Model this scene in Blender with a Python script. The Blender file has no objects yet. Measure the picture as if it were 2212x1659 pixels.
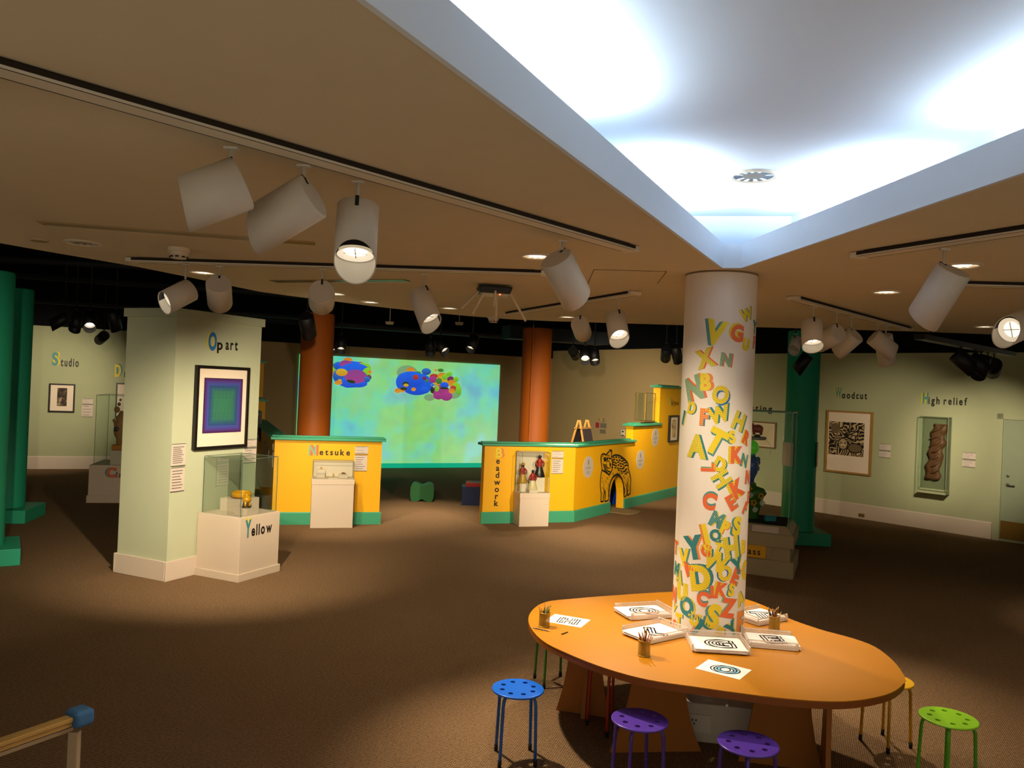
import bpy, bmesh, math, random
from math import sin, cos, pi, radians, atan2, sqrt
from mathutils import Vector, Matrix
from mathutils.geometry import tessellate_polygon

# ------------------------------------------------------------------ camera, world, exposure
SC = bpy.context.scene
COL = SC.collection
FOC, EYE = 1700.0, 2.37                      # focal length in photo pixels, eye height above the hall floor
_p, _r = radians(.2), radians(2.4)
FWD = Vector((0, cos(_p), sin(_p)))
_rt = Vector((1, 0, 0)); _up = _rt.cross(FWD)
RT = _rt * cos(_r) + _up * sin(_r)
UP = _up * cos(_r) - _rt * sin(_r)
CAM = Vector((0, 0, EYE))
cd = bpy.data.cameras.new('camera'); cam = bpy.data.objects.new('camera', cd); COL.objects.link(cam)
cd.sensor_width = 36.0; cd.lens = FOC / 2212 * 36.0; cd.clip_start = .05; cd.clip_end = 200
cam.matrix_world = Matrix(((RT.x, UP.x, -FWD.x, 0), (RT.y, UP.y, -FWD.y, 0), (RT.z, UP.z, -FWD.z, EYE), (0, 0, 0, 1)))
SC.camera = cam
w = bpy.data.worlds.new('world'); SC.world = w; w.use_nodes = True
w.node_tree.nodes['Background'].inputs[0].default_value = (1.0, .85, .64, 1)
w.node_tree.nodes['Background'].inputs[1].default_value = .5
SC.view_settings.view_transform = 'Standard'; SC.view_settings.look = 'None'
SC.view_settings.gamma = 1; SC.view_settings.use_curve_mapping = False
SC.view_settings.exposure = 0.0
try:
    SC.cycles.use_denoising = True; SC.cycles.max_bounces = 7; SC.cycles.diffuse_bounces = 4; SC.cycles.glossy_bounces = 3
    SC.cycles.transmission_bounces = 4; SC.cycles.transparent_max_bounces = 24; SC.cycles.caustics_reflective = False
    SC.cycles.caustics_refractive = False; SC.cycles.sample_clamp_indirect = 4.0
except Exception:
    pass
WARM = (1.0, .83, .58)

# ------------------------------------------------------------------ places: from a sight line to a point on a known plane
def ray(x, y): return FWD + RT * ((x - 1106) / FOC) - UP * ((y - 829.5) / FOC)
def on_z(x, y, z): d = ray(x, y); return CAM + d * ((z - EYE) / d.z)
def on_y(x, y, Y): d = ray(x, y); return CAM + d * (Y / d.y)
class Wall:
    """vertical plane through p0 along d; local x along the wall, z up, y into the wall"""
    def __init__(s, p0, p1):
        s.p = Vector((p0[0], p0[1], 0)); s.d = (Vector((p1[0], p1[1], 0)) - s.p); s.len = s.d.length; s.d.normalize()
        s.rz = atan2(s.d.y, s.d.x); s.n = Vector((-s.d.y, s.d.x, 0))
    def hit(s, x, y):
        r = ray(x, y); t = (s.p - CAM).dot(s.n) / r.dot(s.n); return CAM + r * t
    def uv(s, x, y):
        h = s.hit(x, y) - s.p; return h.dot(s.d), h.z
    def at(s, u, v, out=0): return s.p + s.d * u + Vector((0, 0, v)) - s.n * out

# ------------------------------------------------------------------ materials
def lin(h):
    h = h.lstrip('#'); r = [int(h[i:i+2], 16) / 255 for i in (0, 2, 4)]
    return tuple(c / 12.92 if c <= .04045 else ((c + .055) / 1.055) ** 2.4 for c in r) + (1,)
MATS = {}
def mat(name, col, rough=.6, metal=0, spec=.4, noise=.06, nscale=6, bump=0, bscale=120, emit=None, estr=0, alpha=1):
    if name in MATS: return MATS[name]
    m = bpy.data.materials.new(name); m.use_nodes = True; MATS[name] = m
    nt = m.node_tree; b = nt.nodes['Principled BSDF']
    c = lin(col) if isinstance(col, str) else tuple(col) + (1,)
    tc = nt.nodes.new('ShaderNodeTexCoord')
    if noise:
        nz = nt.nodes.new('ShaderNodeTexNoise'); nz.inputs['Scale'].default_value = nscale; nz.inputs['Detail'].default_value = 3
        nt.links.new(tc.outputs['Object'], nz.inputs['Vector'])
        mx = nt.nodes.new('ShaderNodeMix'); mx.data_type = 'RGBA'
        mx.inputs[6].default_value = tuple(v * (1 - noise) for v in c[:3]) + (1,)
        mx.inputs[7].default_value = tuple(min(1, v * (1 + noise)) for v in c[:3]) + (1,)
        nt.links.new(nz.outputs['Fac'], mx.inputs[0]); nt.links.new(mx.outputs[2], b.inputs['Base Color'])
    else:
        b.inputs['Base Color'].default_value = c
    b.inputs['Roughness'].default_value = rough; b.inputs['Metallic'].default_value = metal
    b.inputs['Specular IOR Level'].default_value = spec; b.inputs['Alpha'].default_value = alpha
    if bump:
        n2 = nt.nodes.new('ShaderNodeTexNoise'); n2.inputs['Scale'].default_value = bscale
        nt.links.new(tc.outputs['Object'], n2.inputs['Vector'])
        bp = nt.nodes.new('ShaderNodeBump'); bp.inputs['Strength'].default_value = bump; bp.inputs['Distance'].default_value = .01
        nt.links.new(n2.outputs['Fac'], bp.inputs['Height']); nt.links.new(bp.outputs['Normal'], b.inputs['Normal'])
    if emit:
        b.inputs['Emission Color'].default_value = tuple(emit) + (1,); b.inputs['Emission Strength'].default_value = estr
    return m
def pattern(name, base, line, kind, scale, wid=.28):
    """print pattern in the letter's own flat coordinates (UV in metres): hatch or dots"""
    if name in MATS: return MATS[name]
    m = mat(name, base, .55, noise=0); nt = m.node_tree; b = nt.nodes['Principled BSDF']
    uv = nt.nodes.new('ShaderNodeUVMap'); uv.uv_map = 'flat'
    if kind == 'hatch':
        mp = nt.nodes.new('ShaderNodeMapping'); mp.inputs['Rotation'].default_value = (0, 0, radians(28))
        nt.links.new(uv.outputs[0], mp.inputs[0]); sp = nt.nodes.new('ShaderNodeSeparateXYZ'); nt.links.new(mp.outputs[0], sp.inputs[0])
        a = nt.nodes.new('ShaderNodeMath'); a.operation = 'MULTIPLY'; a.inputs[1].default_value = scale; nt.links.new(sp.outputs[1], a.inputs[0])
        f = nt.nodes.new('ShaderNodeMath'); f.operation = 'FRACT'; nt.links.new(a.outputs[0], f.inputs[0])
        c = nt.nodes.new('ShaderNodeMath'); c.operation = 'LESS_THAN'; c.inputs[1].default_value = wid; nt.links.new(f.outputs[0], c.inputs[0])
    else:
        v = nt.nodes.new('ShaderNodeVectorMath'); v.operation = 'SCALE'; v.inputs['Scale'].default_value = scale; nt.links.new(uv.outputs[0], v.inputs[0])
        f = nt.nodes.new('ShaderNodeVectorMath'); f.operation = 'FRACTION'; nt.links.new(v.outputs[0], f.inputs[0])
        s = nt.nodes.new('ShaderNodeVectorMath'); s.operation = 'SUBTRACT'; s.inputs[1].default_value = (.5, .5, 0); nt.links.new(f.outputs[0], s.inputs[0])
        l = nt.nodes.new('ShaderNodeVectorMath'); l.operation = 'LENGTH'; nt.links.new(s.outputs[0], l.inputs[0])
        c = nt.nodes.new('ShaderNodeMath'); c.operation = 'LESS_THAN'; c.inputs[1].default_value = wid; nt.links.new(l.outputs['Value'], c.inputs[0])
    mx = nt.nodes.new('ShaderNodeMix'); mx.data_type = 'RGBA'; mx.inputs[6].default_value = lin(base); mx.inputs[7].default_value = lin(line)
    nt.links.new(c.outputs[0], mx.inputs[0]); nt.links.new(mx.outputs[2], b.inputs['Base Color'])
    return m
def glass(name, tint=(.93, .98, .95), refl=1.0):
    if name in MATS: return MATS[name]
    m = bpy.data.materials.new(name); m.use_nodes = True; MATS[name] = m; nt = m.node_tree
    for n in list(nt.nodes): nt.nodes.remove(n)
    o = nt.nodes.new('ShaderNodeOutputMaterial'); t = nt.nodes.new('ShaderNodeBsdfTransparent'); t.inputs[0].default_value = tint + (1,)
    g = nt.nodes.new('ShaderNodeBsdfGlossy'); g.inputs['Roughness'].default_value = .02
    fr = nt.nodes.new('ShaderNodeFresnel'); fr.inputs[0].default_value = 1.45
    ml = nt.nodes.new('ShaderNodeMath'); ml.operation = 'MULTIPLY'; ml.inputs[1].default_value = refl
    mx = nt.nodes.new('ShaderNodeMixShader'); nt.links.new(fr.outputs[0], ml.inputs[0]); nt.links.new(ml.outputs[0], mx.inputs[0])
    nt.links.new(t.outputs[0], mx.inputs[1]); nt.links.new(g.outputs[0], mx.inputs[2]); nt.links.new(mx.outputs[0], o.inputs[0])
    return m
def frosted(name, col, clear):
    if name in MATS: return MATS[name]
    m = mat(name, col, .35, noise=.03); nt = m.node_tree; b = nt.nodes['Principled BSDF']; o = nt.nodes['Material Output']
    t = nt.nodes.new('ShaderNodeBsdfTransparent'); mx = nt.nodes.new('ShaderNodeMixShader'); mx.inputs[0].default_value = 1 - clear
    nt.links.new(t.outputs[0], mx.inputs[1]); nt.links.new(b.outputs[0], mx.inputs[2]); nt.links.new(mx.outputs[0], o.inputs[0])
    return m
def glow(name, col, s):
    return mat(name, (.8, .8, .8), .4, noise=.02, emit=col, estr=s)

# ------------------------------------------------------------------ mesh builder
class MB:
    def __init__(s): s.v = []; s.f = []; s.m = []; s.sm = []; s.flat = {}
    def add(s, vs, fs, mi=0, M=None, sm=False):
        b = len(s.v)
        for p in vs:
            p = Vector(p); s.v.append(tuple(M @ p) if M is not None else tuple(p))
        for f in fs: s.f.append(tuple(i + b for i in f)); s.m.append(mi); s.sm.append(sm)
        return s
    def box(s, c, d, mi=0, M=None, taper=(1, 1)):
        x, y, z = d[0] / 2, d[1] / 2, d[2] / 2; tx, ty = taper
        vs = [(c[0] + a * x * (tx if k > 0 else 1), c[1] + b * y * (ty if k > 0 else 1), c[2] + k * z) for k in (-1, 1) for a, b in ((-1, -1), (1, -1), (1, 1), (-1, 1))]
        return s.add(vs, [(3, 2, 1, 0), (4, 5, 6, 7), (0, 1, 5, 4), (1, 2, 6, 5), (2, 3, 7, 6), (3, 0, 4, 7)], mi, M)
    def prism(s, poly, a, b, axis='z', mi=0, M=None, holes=(), sm=False):
        """extrude a flat outline (with holes) from a to b along an axis: z uses (x,y), y uses (x,z), x uses (y,z)"""
        def P(p, t): return {'z': (p[0], p[1], t), 'y': (p[0], t, p[1]), 'x': (t, p[0], p[1])}[axis]
        loops = [list(poly)] + [list(h) for h in holes]
        flat = [p for l in loops for p in l]
        tri = tessellate_polygon([[Vector((p[0], p[1], 0)) for p in l] for l in loops]); n = len(flat)
        vs = [P(p, a) for p in flat] + [P(p, b) for p in flat]
        fs = [t for t in tri] + [tuple(i + n for i in reversed(t)) for t in tri]
        s.add(vs, fs, mi, M); o = 0
        for l in loops:
            k = len(l)
            vs2 = [P(p, a) for p in l] + [P(p, b) for p in l]
            s.add(vs2, [(i, (i + 1) % k, k + (i + 1) % k, k + i) for i in range(k)], mi, M, sm)
        return s
    def lathe(s, prof, n=24, mi=0, M=None, sm=True, cap=True, sx=1, sy=1):
        vs = []; fs = []
        for r, z in prof:
            for k in range(n): t = 2 * pi * k / n; vs.append((r * cos(t) * sx, r * sin(t) * sy, z))
        for i in range(len(prof) - 1):
            for k in range(n):
                a = i * n + k; b = i * n + (k + 1) % n; fs.append((a, b, b + n, a + n))
        s.add(vs, fs, mi, M, sm)
        if cap:
            if prof[0][0] > 1e-5: s.add([v for v in vs[:n]], [tuple(reversed(range(n)))], mi, M)
            if prof[-1][0] > 1e-5: s.add([v for v in vs[-n:]], [tuple(range(n))], mi, M)
        return s
    def tube(s, path, r, n=8, mi=0, M=None, close=False, sm=True):
        P = [Vector(p) for p in path]; k = len(P); vs = []; fs = []
        R = r if isinstance(r, (list, tuple)) else [r] * k
        ref = None
        for i, p in enumerate(P):
            if close: t = P[(i + 1) % k] - P[i - 1]
            else: t = P[min(i + 1, k - 1)] - P[max(i - 1, 0)]
            t.normalize()
            if ref is None: ref = t.orthogonal().normalized()
            ref = (ref - t * ref.dot(t)).normalized(); q = t.cross(ref)
            for j in range(n): a = 2 * pi * j / n; vs.append(tuple(p + (ref * cos(a) + q * sin(a)) * R[i]))
        for i in range(k if close else k - 1):
            for j in range(n):
                a = i * n + j; b = i * n + (j + 1) % n; c = ((i + 1) % k) * n
                fs.append((a, b, c + (j + 1) % n, c + j))
        if not close: fs += [tuple(reversed(range(n))), tuple(range((k - 1) * n, k * n))]
        return s.add(vs, fs, mi, M, sm)
    def ball(s, c, r, mi=0, M=None, n=16, sc=(1, 1, 1)):
        prof = [(max(0, sin(pi * i / (n // 2)) * r), -cos(pi * i / (n // 2)) * r) for i in range(n // 2 + 1)]
        T = Matrix.Translation(c) @ Matrix.Diagonal((*sc, 1))
        return s.lathe(prof, n, mi, (M @ T) if M is not None else T, cap=False)
    def quad(s, a, b, c, d, mi=0, M=None): return s.add([a, b, c, d], [(0, 1, 2, 3)], mi, M)
    def stroke(s, pts, w, y, t=.002, mi=0, closed=False, M=None):
        """a flat painted stroke of width w on a wall face: pts are (x,z); tapered ends when w is a list"""
        k = len(pts); W = w if isinstance(w, (list, tuple)) else [w] * k
        L = []; Rr = []
        for i in range(k):
            if closed: a, b = pts[i - 1], pts[(i + 1) % k]
            else: a, b = pts[max(i - 1, 0)], pts[min(i + 1, k - 1)]
            dx, dz = b[0] - a[0], b[1] - a[1]; l = sqrt(dx * dx + dz * dz) or 1
            nx, nz = -dz / l * W[i] / 2, dx / l * W[i] / 2
            L.append((pts[i][0] + nx, y - t, pts[i][1] + nz)); Rr.append((pts[i][0] - nx, y - t, pts[i][1] - nz))
        vs = L + Rr
        fs = [(i, (i + 1) % k, k + (i + 1) % k, k + i) for i in range(k if closed else k - 1)]
        return s.add(vs, fs, mi, M)
    def build(s, name, mats, parent=None, kind=None):
        me = bpy.data.meshes.new(name); me.from_pydata(s.v, [], s.f)
        for m in (mats if isinstance(mats, (list, tuple)) else [mats]): me.materials.append(m)
        me.polygons.foreach_set('material_index', s.m); me.polygons.foreach_set('use_smooth', s.sm)
        bm = bmesh.new(); bm.from_mesh(me); bmesh.ops.recalc_face_normals(bm, faces=bm.faces); bm.to_mesh(me); bm.free()
        me.update()
        if s.flat:
            uv = me.uv_layers.new(name='flat')
            for l in me.loops: uv.data[l.index].uv = s.flat.get(l.vertex_index, (0, 0))
        o = bpy.data.objects.new(name, me); COL.objects.link(o)
        if parent is not None: o.parent = parent
        if kind: o['kind'] = kind
        return o
def bevel(o, w=.004, seg=2):
    b = o.modifiers.new('round_edges', 'BEVEL'); b.width = w; b.segments = seg; b.limit_method = 'ANGLE'; b.angle_limit = radians(40); return o
def tag(o, label, cat, group=None):
    o['label'] = label; o['category'] = cat; o['kind'] = 'thing'
    if group: o['group'] = group
    return o
def thing(name, label, cat, loc, rz=0, group=None):
    o = bpy.data.objects.new(name, None); COL.objects.link(o); o.empty_display_size = .1
    o.location = loc; o.rotation_euler = (0, 0, rz); return tag(o, label, cat, group)
def dup(root, loc, rz, label, group=None):
    r = root.copy(); COL.objects.link(r); r.location = loc; r.rotation_euler = (0, 0, rz); r['label'] = label
    if group: r['group'] = group
    for ch in list(root.children):
        c = ch.copy(); COL.objects.link(c); c.parent = r
        for g in list(ch.children):
            d = g.copy(); COL.objects.link(d); d.parent = c
    return r
def spot(name, parent, loc, aim, watt, angle=50, blend=.6, col=WARM, radius=.04):
    """the lamp's own light: loc and aim in the parent's frame (parent unrotated)"""
    l = bpy.data.lights.new(name, 'SPOT'); l.energy = watt; l.color = col; l.spot_size = radians(angle); l.spot_blend = blend; l.shadow_soft_size = radius
    o = bpy.data.objects.new(name, l); COL.objects.link(o); o.parent = parent; o.location = loc
    o.rotation_euler = Vector(aim).to_track_quat('-Z', 'Y').to_euler(); return o

# ------------------------------------------------------------------ lettering
_TEXT = {}
def text_mesh(s, bold=0.0, outline=0):
    """flat letters, cap height 1, origin at lower left of the first letter: (verts, faces, width)"""
    key = (s, bold, outline)
    if key in _TEXT: return _TEXT[key]
    cu = bpy.data.curves.new('lettering_outline', 'FONT'); cu.body = s; cu.size = 1; cu.offset = bold; cu.resolution_u = 4
    if outline: cu.fill_mode = 'NONE'; cu.bevel_depth = outline; cu.bevel_resolution = 0
    o = bpy.data.objects.new('lettering_outline', cu); COL.objects.link(o)
    dg = bpy.context.evaluated_depsgraph_get(); me = bpy.data.meshes.new_from_object(o.evaluated_get(dg))
    k = 1 / .73
    vs = [(v.co.x * k, v.co.y * k) for v in me.vertices]; fs = [tuple(p.vertices) for p in me.polygons]
    bpy.data.objects.remove(o); bpy.data.curves.remove(cu); bpy.data.meshes.remove(me)
    x0 = min(v[0] for v in vs) if vs else 0; wd = (max(v[0] for v in vs) - x0) if vs else 0
    vs = [(x - x0, y) for x, y in vs]
    _TEXT[key] = (vs, fs, wd); return _TEXT[key]
BLACK = mat('black vinyl', '#161210', .5, noise=.03)
def put_text(mb, s, h, x, z, y, mi=0, bold=.012, spread=1.0, fit=None):
    """letters standing on (x,z) at depth y (towards the viewer is -y), squeezed to a width when fit is given"""
    if fit:
        tot = put_text(MB(), s, h, 0, 0, 0, 0, bold, spread) - .17 * spread * h; q = fit / tot
        m2 = MB(); put_text(m2, s, h, 0, z, y, mi, bold, spread); m2.v = [(x + p[0] * q, p[1], p[2]) for p in m2.v]; mb.add(m2.v, m2.f, mi); return x + fit
    for ch in s:
        if ch == ' ': x += h * .45; continue
        vs, fs, wd = text_mesh(ch, bold)
        mb.add([(x + a * h, y, z + b * h) for a, b in vs], fs, mi)
        x += (wd + .17 * spread) * h
    return x

def letter_layers(ch, h, shift, bold=.045, steps=5):
    """a printed block letter: the back copies first (index 0), the face last (index 1), flat coordinates centred on the letter"""
    vs, fs, wd = text_mesh(ch, bold); out = []
    for k in range(steps + 1):
        t = 1 - k / steps; dx, dy = shift[0] * t, shift[1] * t
        out.append(([((x - wd / 2) * h + dx * h, (y - .5) * h + dy * h) for x, y in vs], fs, 1 if k == steps else 0, k / steps))
    return out, wd * h
def fancy(mb, ch, h, x, z, y, face, side, shift=(.16, 0), fit=None):
    """decorated initial on a wall: left end x, foot z, depth y; face and side are material slots"""
    lay, wd = letter_layers(ch, h, shift); sh = abs(shift[0]) * h
    k = 1 if fit is None else max(.3, (fit * .97 - sh) / wd); cx = x + wd * k / 2 + max(0, -shift[0]) * h
    for vs, fs, top, t in lay:
        b = len(mb.v)
        mb.add([(cx + a * k, y - .0006 - .0008 * t, z + h / 2 + c) for a, c in vs], fs, face if top else side)
        for i, p in enumerate(vs): mb.flat[b + i] = p
    return x + wd + max(0, shift[0]) * h
TEAL, YEL, ORA, BLU = '#2f7f86', '#e9cf2b', '#e0693a', '#2a70b8'
def style(k):
    return {'Y': lambda: mat('printed yellow', YEL, .55, noise=.02), 'O': lambda: mat('printed orange', ORA, .55, noise=.02),
            'T': lambda: mat('printed teal', TEAL, .55, noise=.02), 'B': lambda: mat('printed blue', BLU, .55, noise=.02),
            'Yh': lambda: pattern('yellow with dark hatch', YEL, '#8a7a2c', 'hatch', 70, .14), 'Th': lambda: pattern('teal with pale hatch', TEAL, '#a9c9ae', 'hatch', 90, .2),
            'Oh': lambda: pattern('orange with yellow hatch', ORA, '#e8b04a', 'hatch', 110, .3),
            'Yd': lambda: pattern('yellow with teal dots', YEL, '#5d8a60', 'dots', 80, .24), 'Td': lambda: pattern('teal with yellow dots', '#4f9488', '#d9cf7a', 'dots', 95, .3),
            'Od': lambda: pattern('orange with yellow dots', ORA, '#f0d060', 'dots', 80, .3)}[k]()
# ------------------------------------------------------------------ the setting
def struct(name, mb, m): return mb.build(name, m, kind='structure')
# carpet: brown loop pile in rows
carpet = mat('brown loop carpet', '#5f4731', .95, spec=.08, noise=0)
nt = carpet.node_tree; b = nt.nodes['Principled BSDF']
tc = nt.nodes.new('ShaderNodeTexCoord')
def wave(scale, rot, dist):
    mp = nt.nodes.new('ShaderNodeMapping'); mp.inputs['Rotation'].default_value = (0, 0, rot); nt.links.new(tc.outputs['Object'], mp.inputs[0])
    wv = nt.nodes.new('ShaderNodeTexWave'); wv.inputs['Scale'].default_value = scale; wv.inputs['Distortion'].default_value = dist
    wv.inputs['Detail'].default_value = 1; wv.inputs['Detail Scale'].default_value = 3; nt.links.new(mp.outputs[0], wv.inputs[0]); return wv
w1, w2 = wave(22, radians(20), .8), wave(15, radians(110), .8)
ml = nt.nodes.new('ShaderNodeMath'); ml.operation = 'MULTIPLY'; nt.links.new(w1.outputs['Fac'], ml.inputs[0]); nt.links.new(w2.outputs['Fac'], ml.inputs[1])
nz = nt.nodes.new('ShaderNodeTexNoise'); nz.inputs['Scale'].default_value = 55; nz.inputs['Detail'].default_value = 4; nt.links.new(tc.outputs['Object'], nz.inputs['Vector'])
ad = nt.nodes.new('ShaderNodeMath'); ad.operation = 'MULTIPLY_ADD'; ad.inputs[1].default_value = .9; nt.links.new(nz.outputs['Fac'], ad.inputs[0]); nt.links.new(ml.outputs[0], ad.inputs[2])
rp = nt.nodes.new('ShaderNodeValToRGB'); rp.color_ramp.elements[0].position = .3; rp.color_ramp.elements[1].position = 1.05
rp.color_ramp.elements[0].color = lin('#503d2c'); rp.color_ramp.elements[1].color = lin('#9c7c5b')
nt.links.new(ad.outputs[0], rp.inputs[0]); nt.links.new(rp.outputs[0], b.inputs['Base Color'])
bp = nt.nodes.new('ShaderNodeBump'); bp.inputs['Strength'].default_value = .8; bp.inputs['Distance'].default_value = .006
nt.links.new(ml.outputs[0], bp.inputs['Height']); nt.links.new(bp.outputs['Normal'], b.inputs['Normal'])
struct('floor', MB().box((-1, 13.2, -.1), (27, 25.6, .2)), carpet)

SAGE = mat('pale sage wall paint', '#a9ad8a', .75, spec=.25, noise=.03, bump=.03)
TAN = mat('tan wall paint', '#a88f66', .75, spec=.25, noise=.03, bump=.03)
WHITE = mat('white satin paint', '#cfbfae', .55, noise=.02)
CEIL = mat('off white ceiling paint', '#d6cbb0', .9, spec=.1, noise=.03)
COVE = mat('white cove paint', '#e0eaf5', .85, spec=.1, noise=.01)
DARK = mat('black painted structure', '#0d0d12', .8, spec=.1, noise=.2)
# walls: plan corners of the far boundary, walked from left to right
H_W = 3.33
WL = Wall((-13.5, 17.26), (-6.72, 20.02))            # 'Studio' wall
WB = Wall((-6.72, 20.02), (1.17, 23.75))             # wall that carries the projection
WR = Wall((1.17, 23.75), (4.25, 19.27))              # tan wall with the easel
WS = Wall((4.25, 19.27), (9.9, 12.75))               # 'Woodcut' wall
def wall_mesh(W, top, name, m, thick=.2):
    o = struct(name, MB().box((W.len / 2, thick / 2, top / 2), (W.len, thick, top)), m); o.location = W.p; o.rotation_euler = (0, 0, W.rz)
    c = struct('trim_' + name.split('_')[1], MB().box((W.len / 2, thick / 2 - .03, (top + 5) / 2), (W.len, thick + .06, 5 - top)), DARK); c.location = W.p; c.rotation_euler = (0, 0, W.rz)
    return o
wall_mesh(WL, H_W, 'wall_left', SAGE); wall_mesh(WB, H_W - .06, 'wall_back', TAN); wall_mesh(WR, 3.5, 'wall_rear', TAN); wall_mesh(WS, H_W + .02, 'wall_right', SAGE)
def skirting(W, u0, u1, name, m=WHITE, h=.3):
    o = struct(name, MB().prism([(0, 0), (-.025, 0), (-.025, h - .02), (-.012, h), (0, h)], u0, u1, 'x'), m); o.location = W.p; o.rotation_euler = (0, 0, W.rz)
u_door = WS.uv(2150, 1150)[0]
skirting(WL, 0, WL.len, 'baseboard_left'); skirting(WR, 0, WR.len, 'baseboard_rear'); skirting(WS, 0, u_door - .06, 'baseboard_right')
skirting(WB, 0, WB.len, 'baseboard_back', mat('teal satin paint', '#2fae86', .45, noise=.03), .13)
struct('wall_side_unseen', MB().box((-13.2, 8.2, 2.5), (.2, 17, 5)), SAGE)  # unseen wall, added to block light from the pillar's left face
struct('wall_far_unseen', MB().box((11.4, 7.6, 2.5), (.2, 10.6, 5)), SAGE)  # unseen wall, added to keep side light off the Woodcut wall
# black open ceiling above the hall, with beams, ducts and pipes
struct('ceiling', MB().box((-1, 9, 5.1), (30, 34, .2)), DARK)
trim_n = 1
DUCT = mat('dark grey painted steel', '#23262b', .6, spec=.35, noise=.2)
for (a, bb, r) in (((-9, 8.5, 4.3), (-4.5, 15.5, 4.3), .11), ((-9.5, 14, 4.0), (0, 17.3, 4.05), .06), ((-6, 12.0, 4.3), (4, 15.6, 4.3), .09), ((-8, 18.2, 3.75), (1, 22.2, 3.75), .08),
                   ((-4, 11.8, 4.2), (1.5, 19.5, 4.2), .07), ((-1.2, 14.5, 4.0), (6.5, 13.2, 4.0), .05), ((-9, 11.2, 3.9), (-2.6, 12.2, 3.95), .05), ((3.5, 12.2, 3.9), (9, 11.2, 3.9), .07), ((-10, 15.8, 3.7), (-4.2, 17.5, 3.7), .05)):
    struct('trim_pipe.%03d' % trim_n, MB().tube([a, bb], r, 10), DUCT); trim_n += 1
for (c, d, rz) in (((-2, 17, 4.75), (14, .28, .5), .38), ((-5, 13, 4.75), (10, .28, .5), .38), ((3, 14.5, 4.75), (10, .28, .5), -.3), ((-7.2, 9, 4.75), (.28, 9, .5), .2), ((1.0, 18.6, 3.62), (2.6, .5, .3), .42)):
    o = struct('trim_beam.%03d' % trim_n, MB().box((0, 0, 0), d), DUCT if d[2] < .4 else DARK); o.location = c; o.rotation_euler = (0, 0, rz); trim_n += 1

# dropped ceiling: curved front edge, a wedge shaped light recess whose corner points at the column
ZC, ZL, ZU = 3.25, 3.40, 3.66
A1, A2 = Vector((1.40, 5.42)), Vector((1.545, 5.38))
dL = Vector((-.445, -.895)).normalized(); dR = Vector((.137, -.99)).normalized()
YB = -3.2
def back(p, d): return p + d * ((YB - p.y) / d.y)
L0, R0 = back(A1, dL), back(A2, dR)
edge = [(-3.95, 4.6), (-3.84, 5.2), (-3.73, 5.67), (-3.58, 5.98), (-3.4, 6.3), (-3.2, 6.66), (-3.02, 7.17), (-2.85, 7.68), (-2.67, 8.2), (-2.43, 8.5), (-2.14, 8.78), (-1.7, 9.26), (-1.21, 9.67), (-.6, 10.06), (-.07, 10.28), (.5, 10.3), (1.13, 10.21), (2.07, 10.1), (3.4, 9.86), (4.99, 9.6), (6.6, 9.55), (9.5, 9.5)]
outer = [(-4.6, YB), (-4.3, 2.5)] + edge + [(9.5, YB), (R0.x, R0.y), (A2.x, A2.y), (A1.x, A1.y), (L0.x, L0.y)]
struct('ceiling_lower', MB().prism(outer, ZC, ZL - .002), CEIL)
B1, B2 = Vector((1.24, 5.70)), Vector((1.93, 5.57))
BL, BR = back(B1, dL), back(B2, dR)
mb = MB()
fas = [L0, A1, A2, R0]
for i in range(3):                                     # white fascia inside the opening
    p, q = fas[i], fas[i + 1]; d = (q - p).normalized(); n = Vector((d.y, -d.x)) * .02
    mb.prism([p, q, q + n, p + n], ZC - .006, ZL + .012)
for p, q in ((L0, A1), (A1, A2), (A2, R0)): pass
mb.prism([L0, A1, A2, R0, BR, B2, B1, BL], ZL, ZL + .01)
up = [BL, B1, B2, BR]
for i in range(3):
    p, q = up[i], up[i + 1]; d = (q - p).normalized(); n = Vector((-d.y, d.x)) * .05
    mb.prism([p, q, q + n, p + n], ZL, ZU + .05)
mb.prism([BL, B1, B2, BR], ZU, ZU + .06)
mb.prism([BL, BR, BR + Vector((0, -.1)), BL + Vector((0, -.1))], ZC, ZU + .05)
struct('ceiling_recess', mb, COVE)

# door in the right wall
ud0 = WS.uv(2152, 1000)[0]; zt = WS.uv(2157, 893)[1]
GREYD = mat('grey green door paint', '#8f9a80', .6, noise=.05); KICK = mat('brass kick plate', '#8a6a2c', .45, metal=.6, noise=.1); STEEL = mat('brushed steel', '#a6a49c', .3, metal=.9)
mb = MB()
for u, wd, z, h in ((ud0 + .05, .10, zt / 2, zt), (ud0 + 1.05, .10, zt / 2, zt), (ud0 + .55, 1.1, zt - .05, .1)): mb.box((u, -.02, z), (wd, .06, h))
fr = struct('door_1', mb, SAGE); fr.location = WS.p; fr.rotation_euler = (0, 0, WS.rz)
MB().box((ud0 + .55, -.006, zt / 2 - .05), (.9, .03, zt - .1)).build('door_panel', GREYD, fr)
MB().box((ud0 + .55, -.024, .2), (.88, .006, .32)).build('kick_plate', KICK, fr)
MB().lathe([(.03, 0), (.03, .012)], 16, M=Matrix.Translation((ud0 + .2, -.02, 1.0)) @ Matrix.Rotation(pi / 2, 4, 'X')).tube([(ud0 + .2, -.02, 1.0), (ud0 + .2, -.07, 1.0), (ud0 + .32, -.07, 1.0)], .011).build('door_handle', STEEL, fr)
MB().lathe([(.025, 0), (.025, .014), (.012, .018)], 16, M=Matrix.Translation((ud0 + .2, -.02, 1.16)) @ Matrix.Rotation(pi / 2, 4, 'X')).build('door_lock', STEEL, fr)

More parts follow.
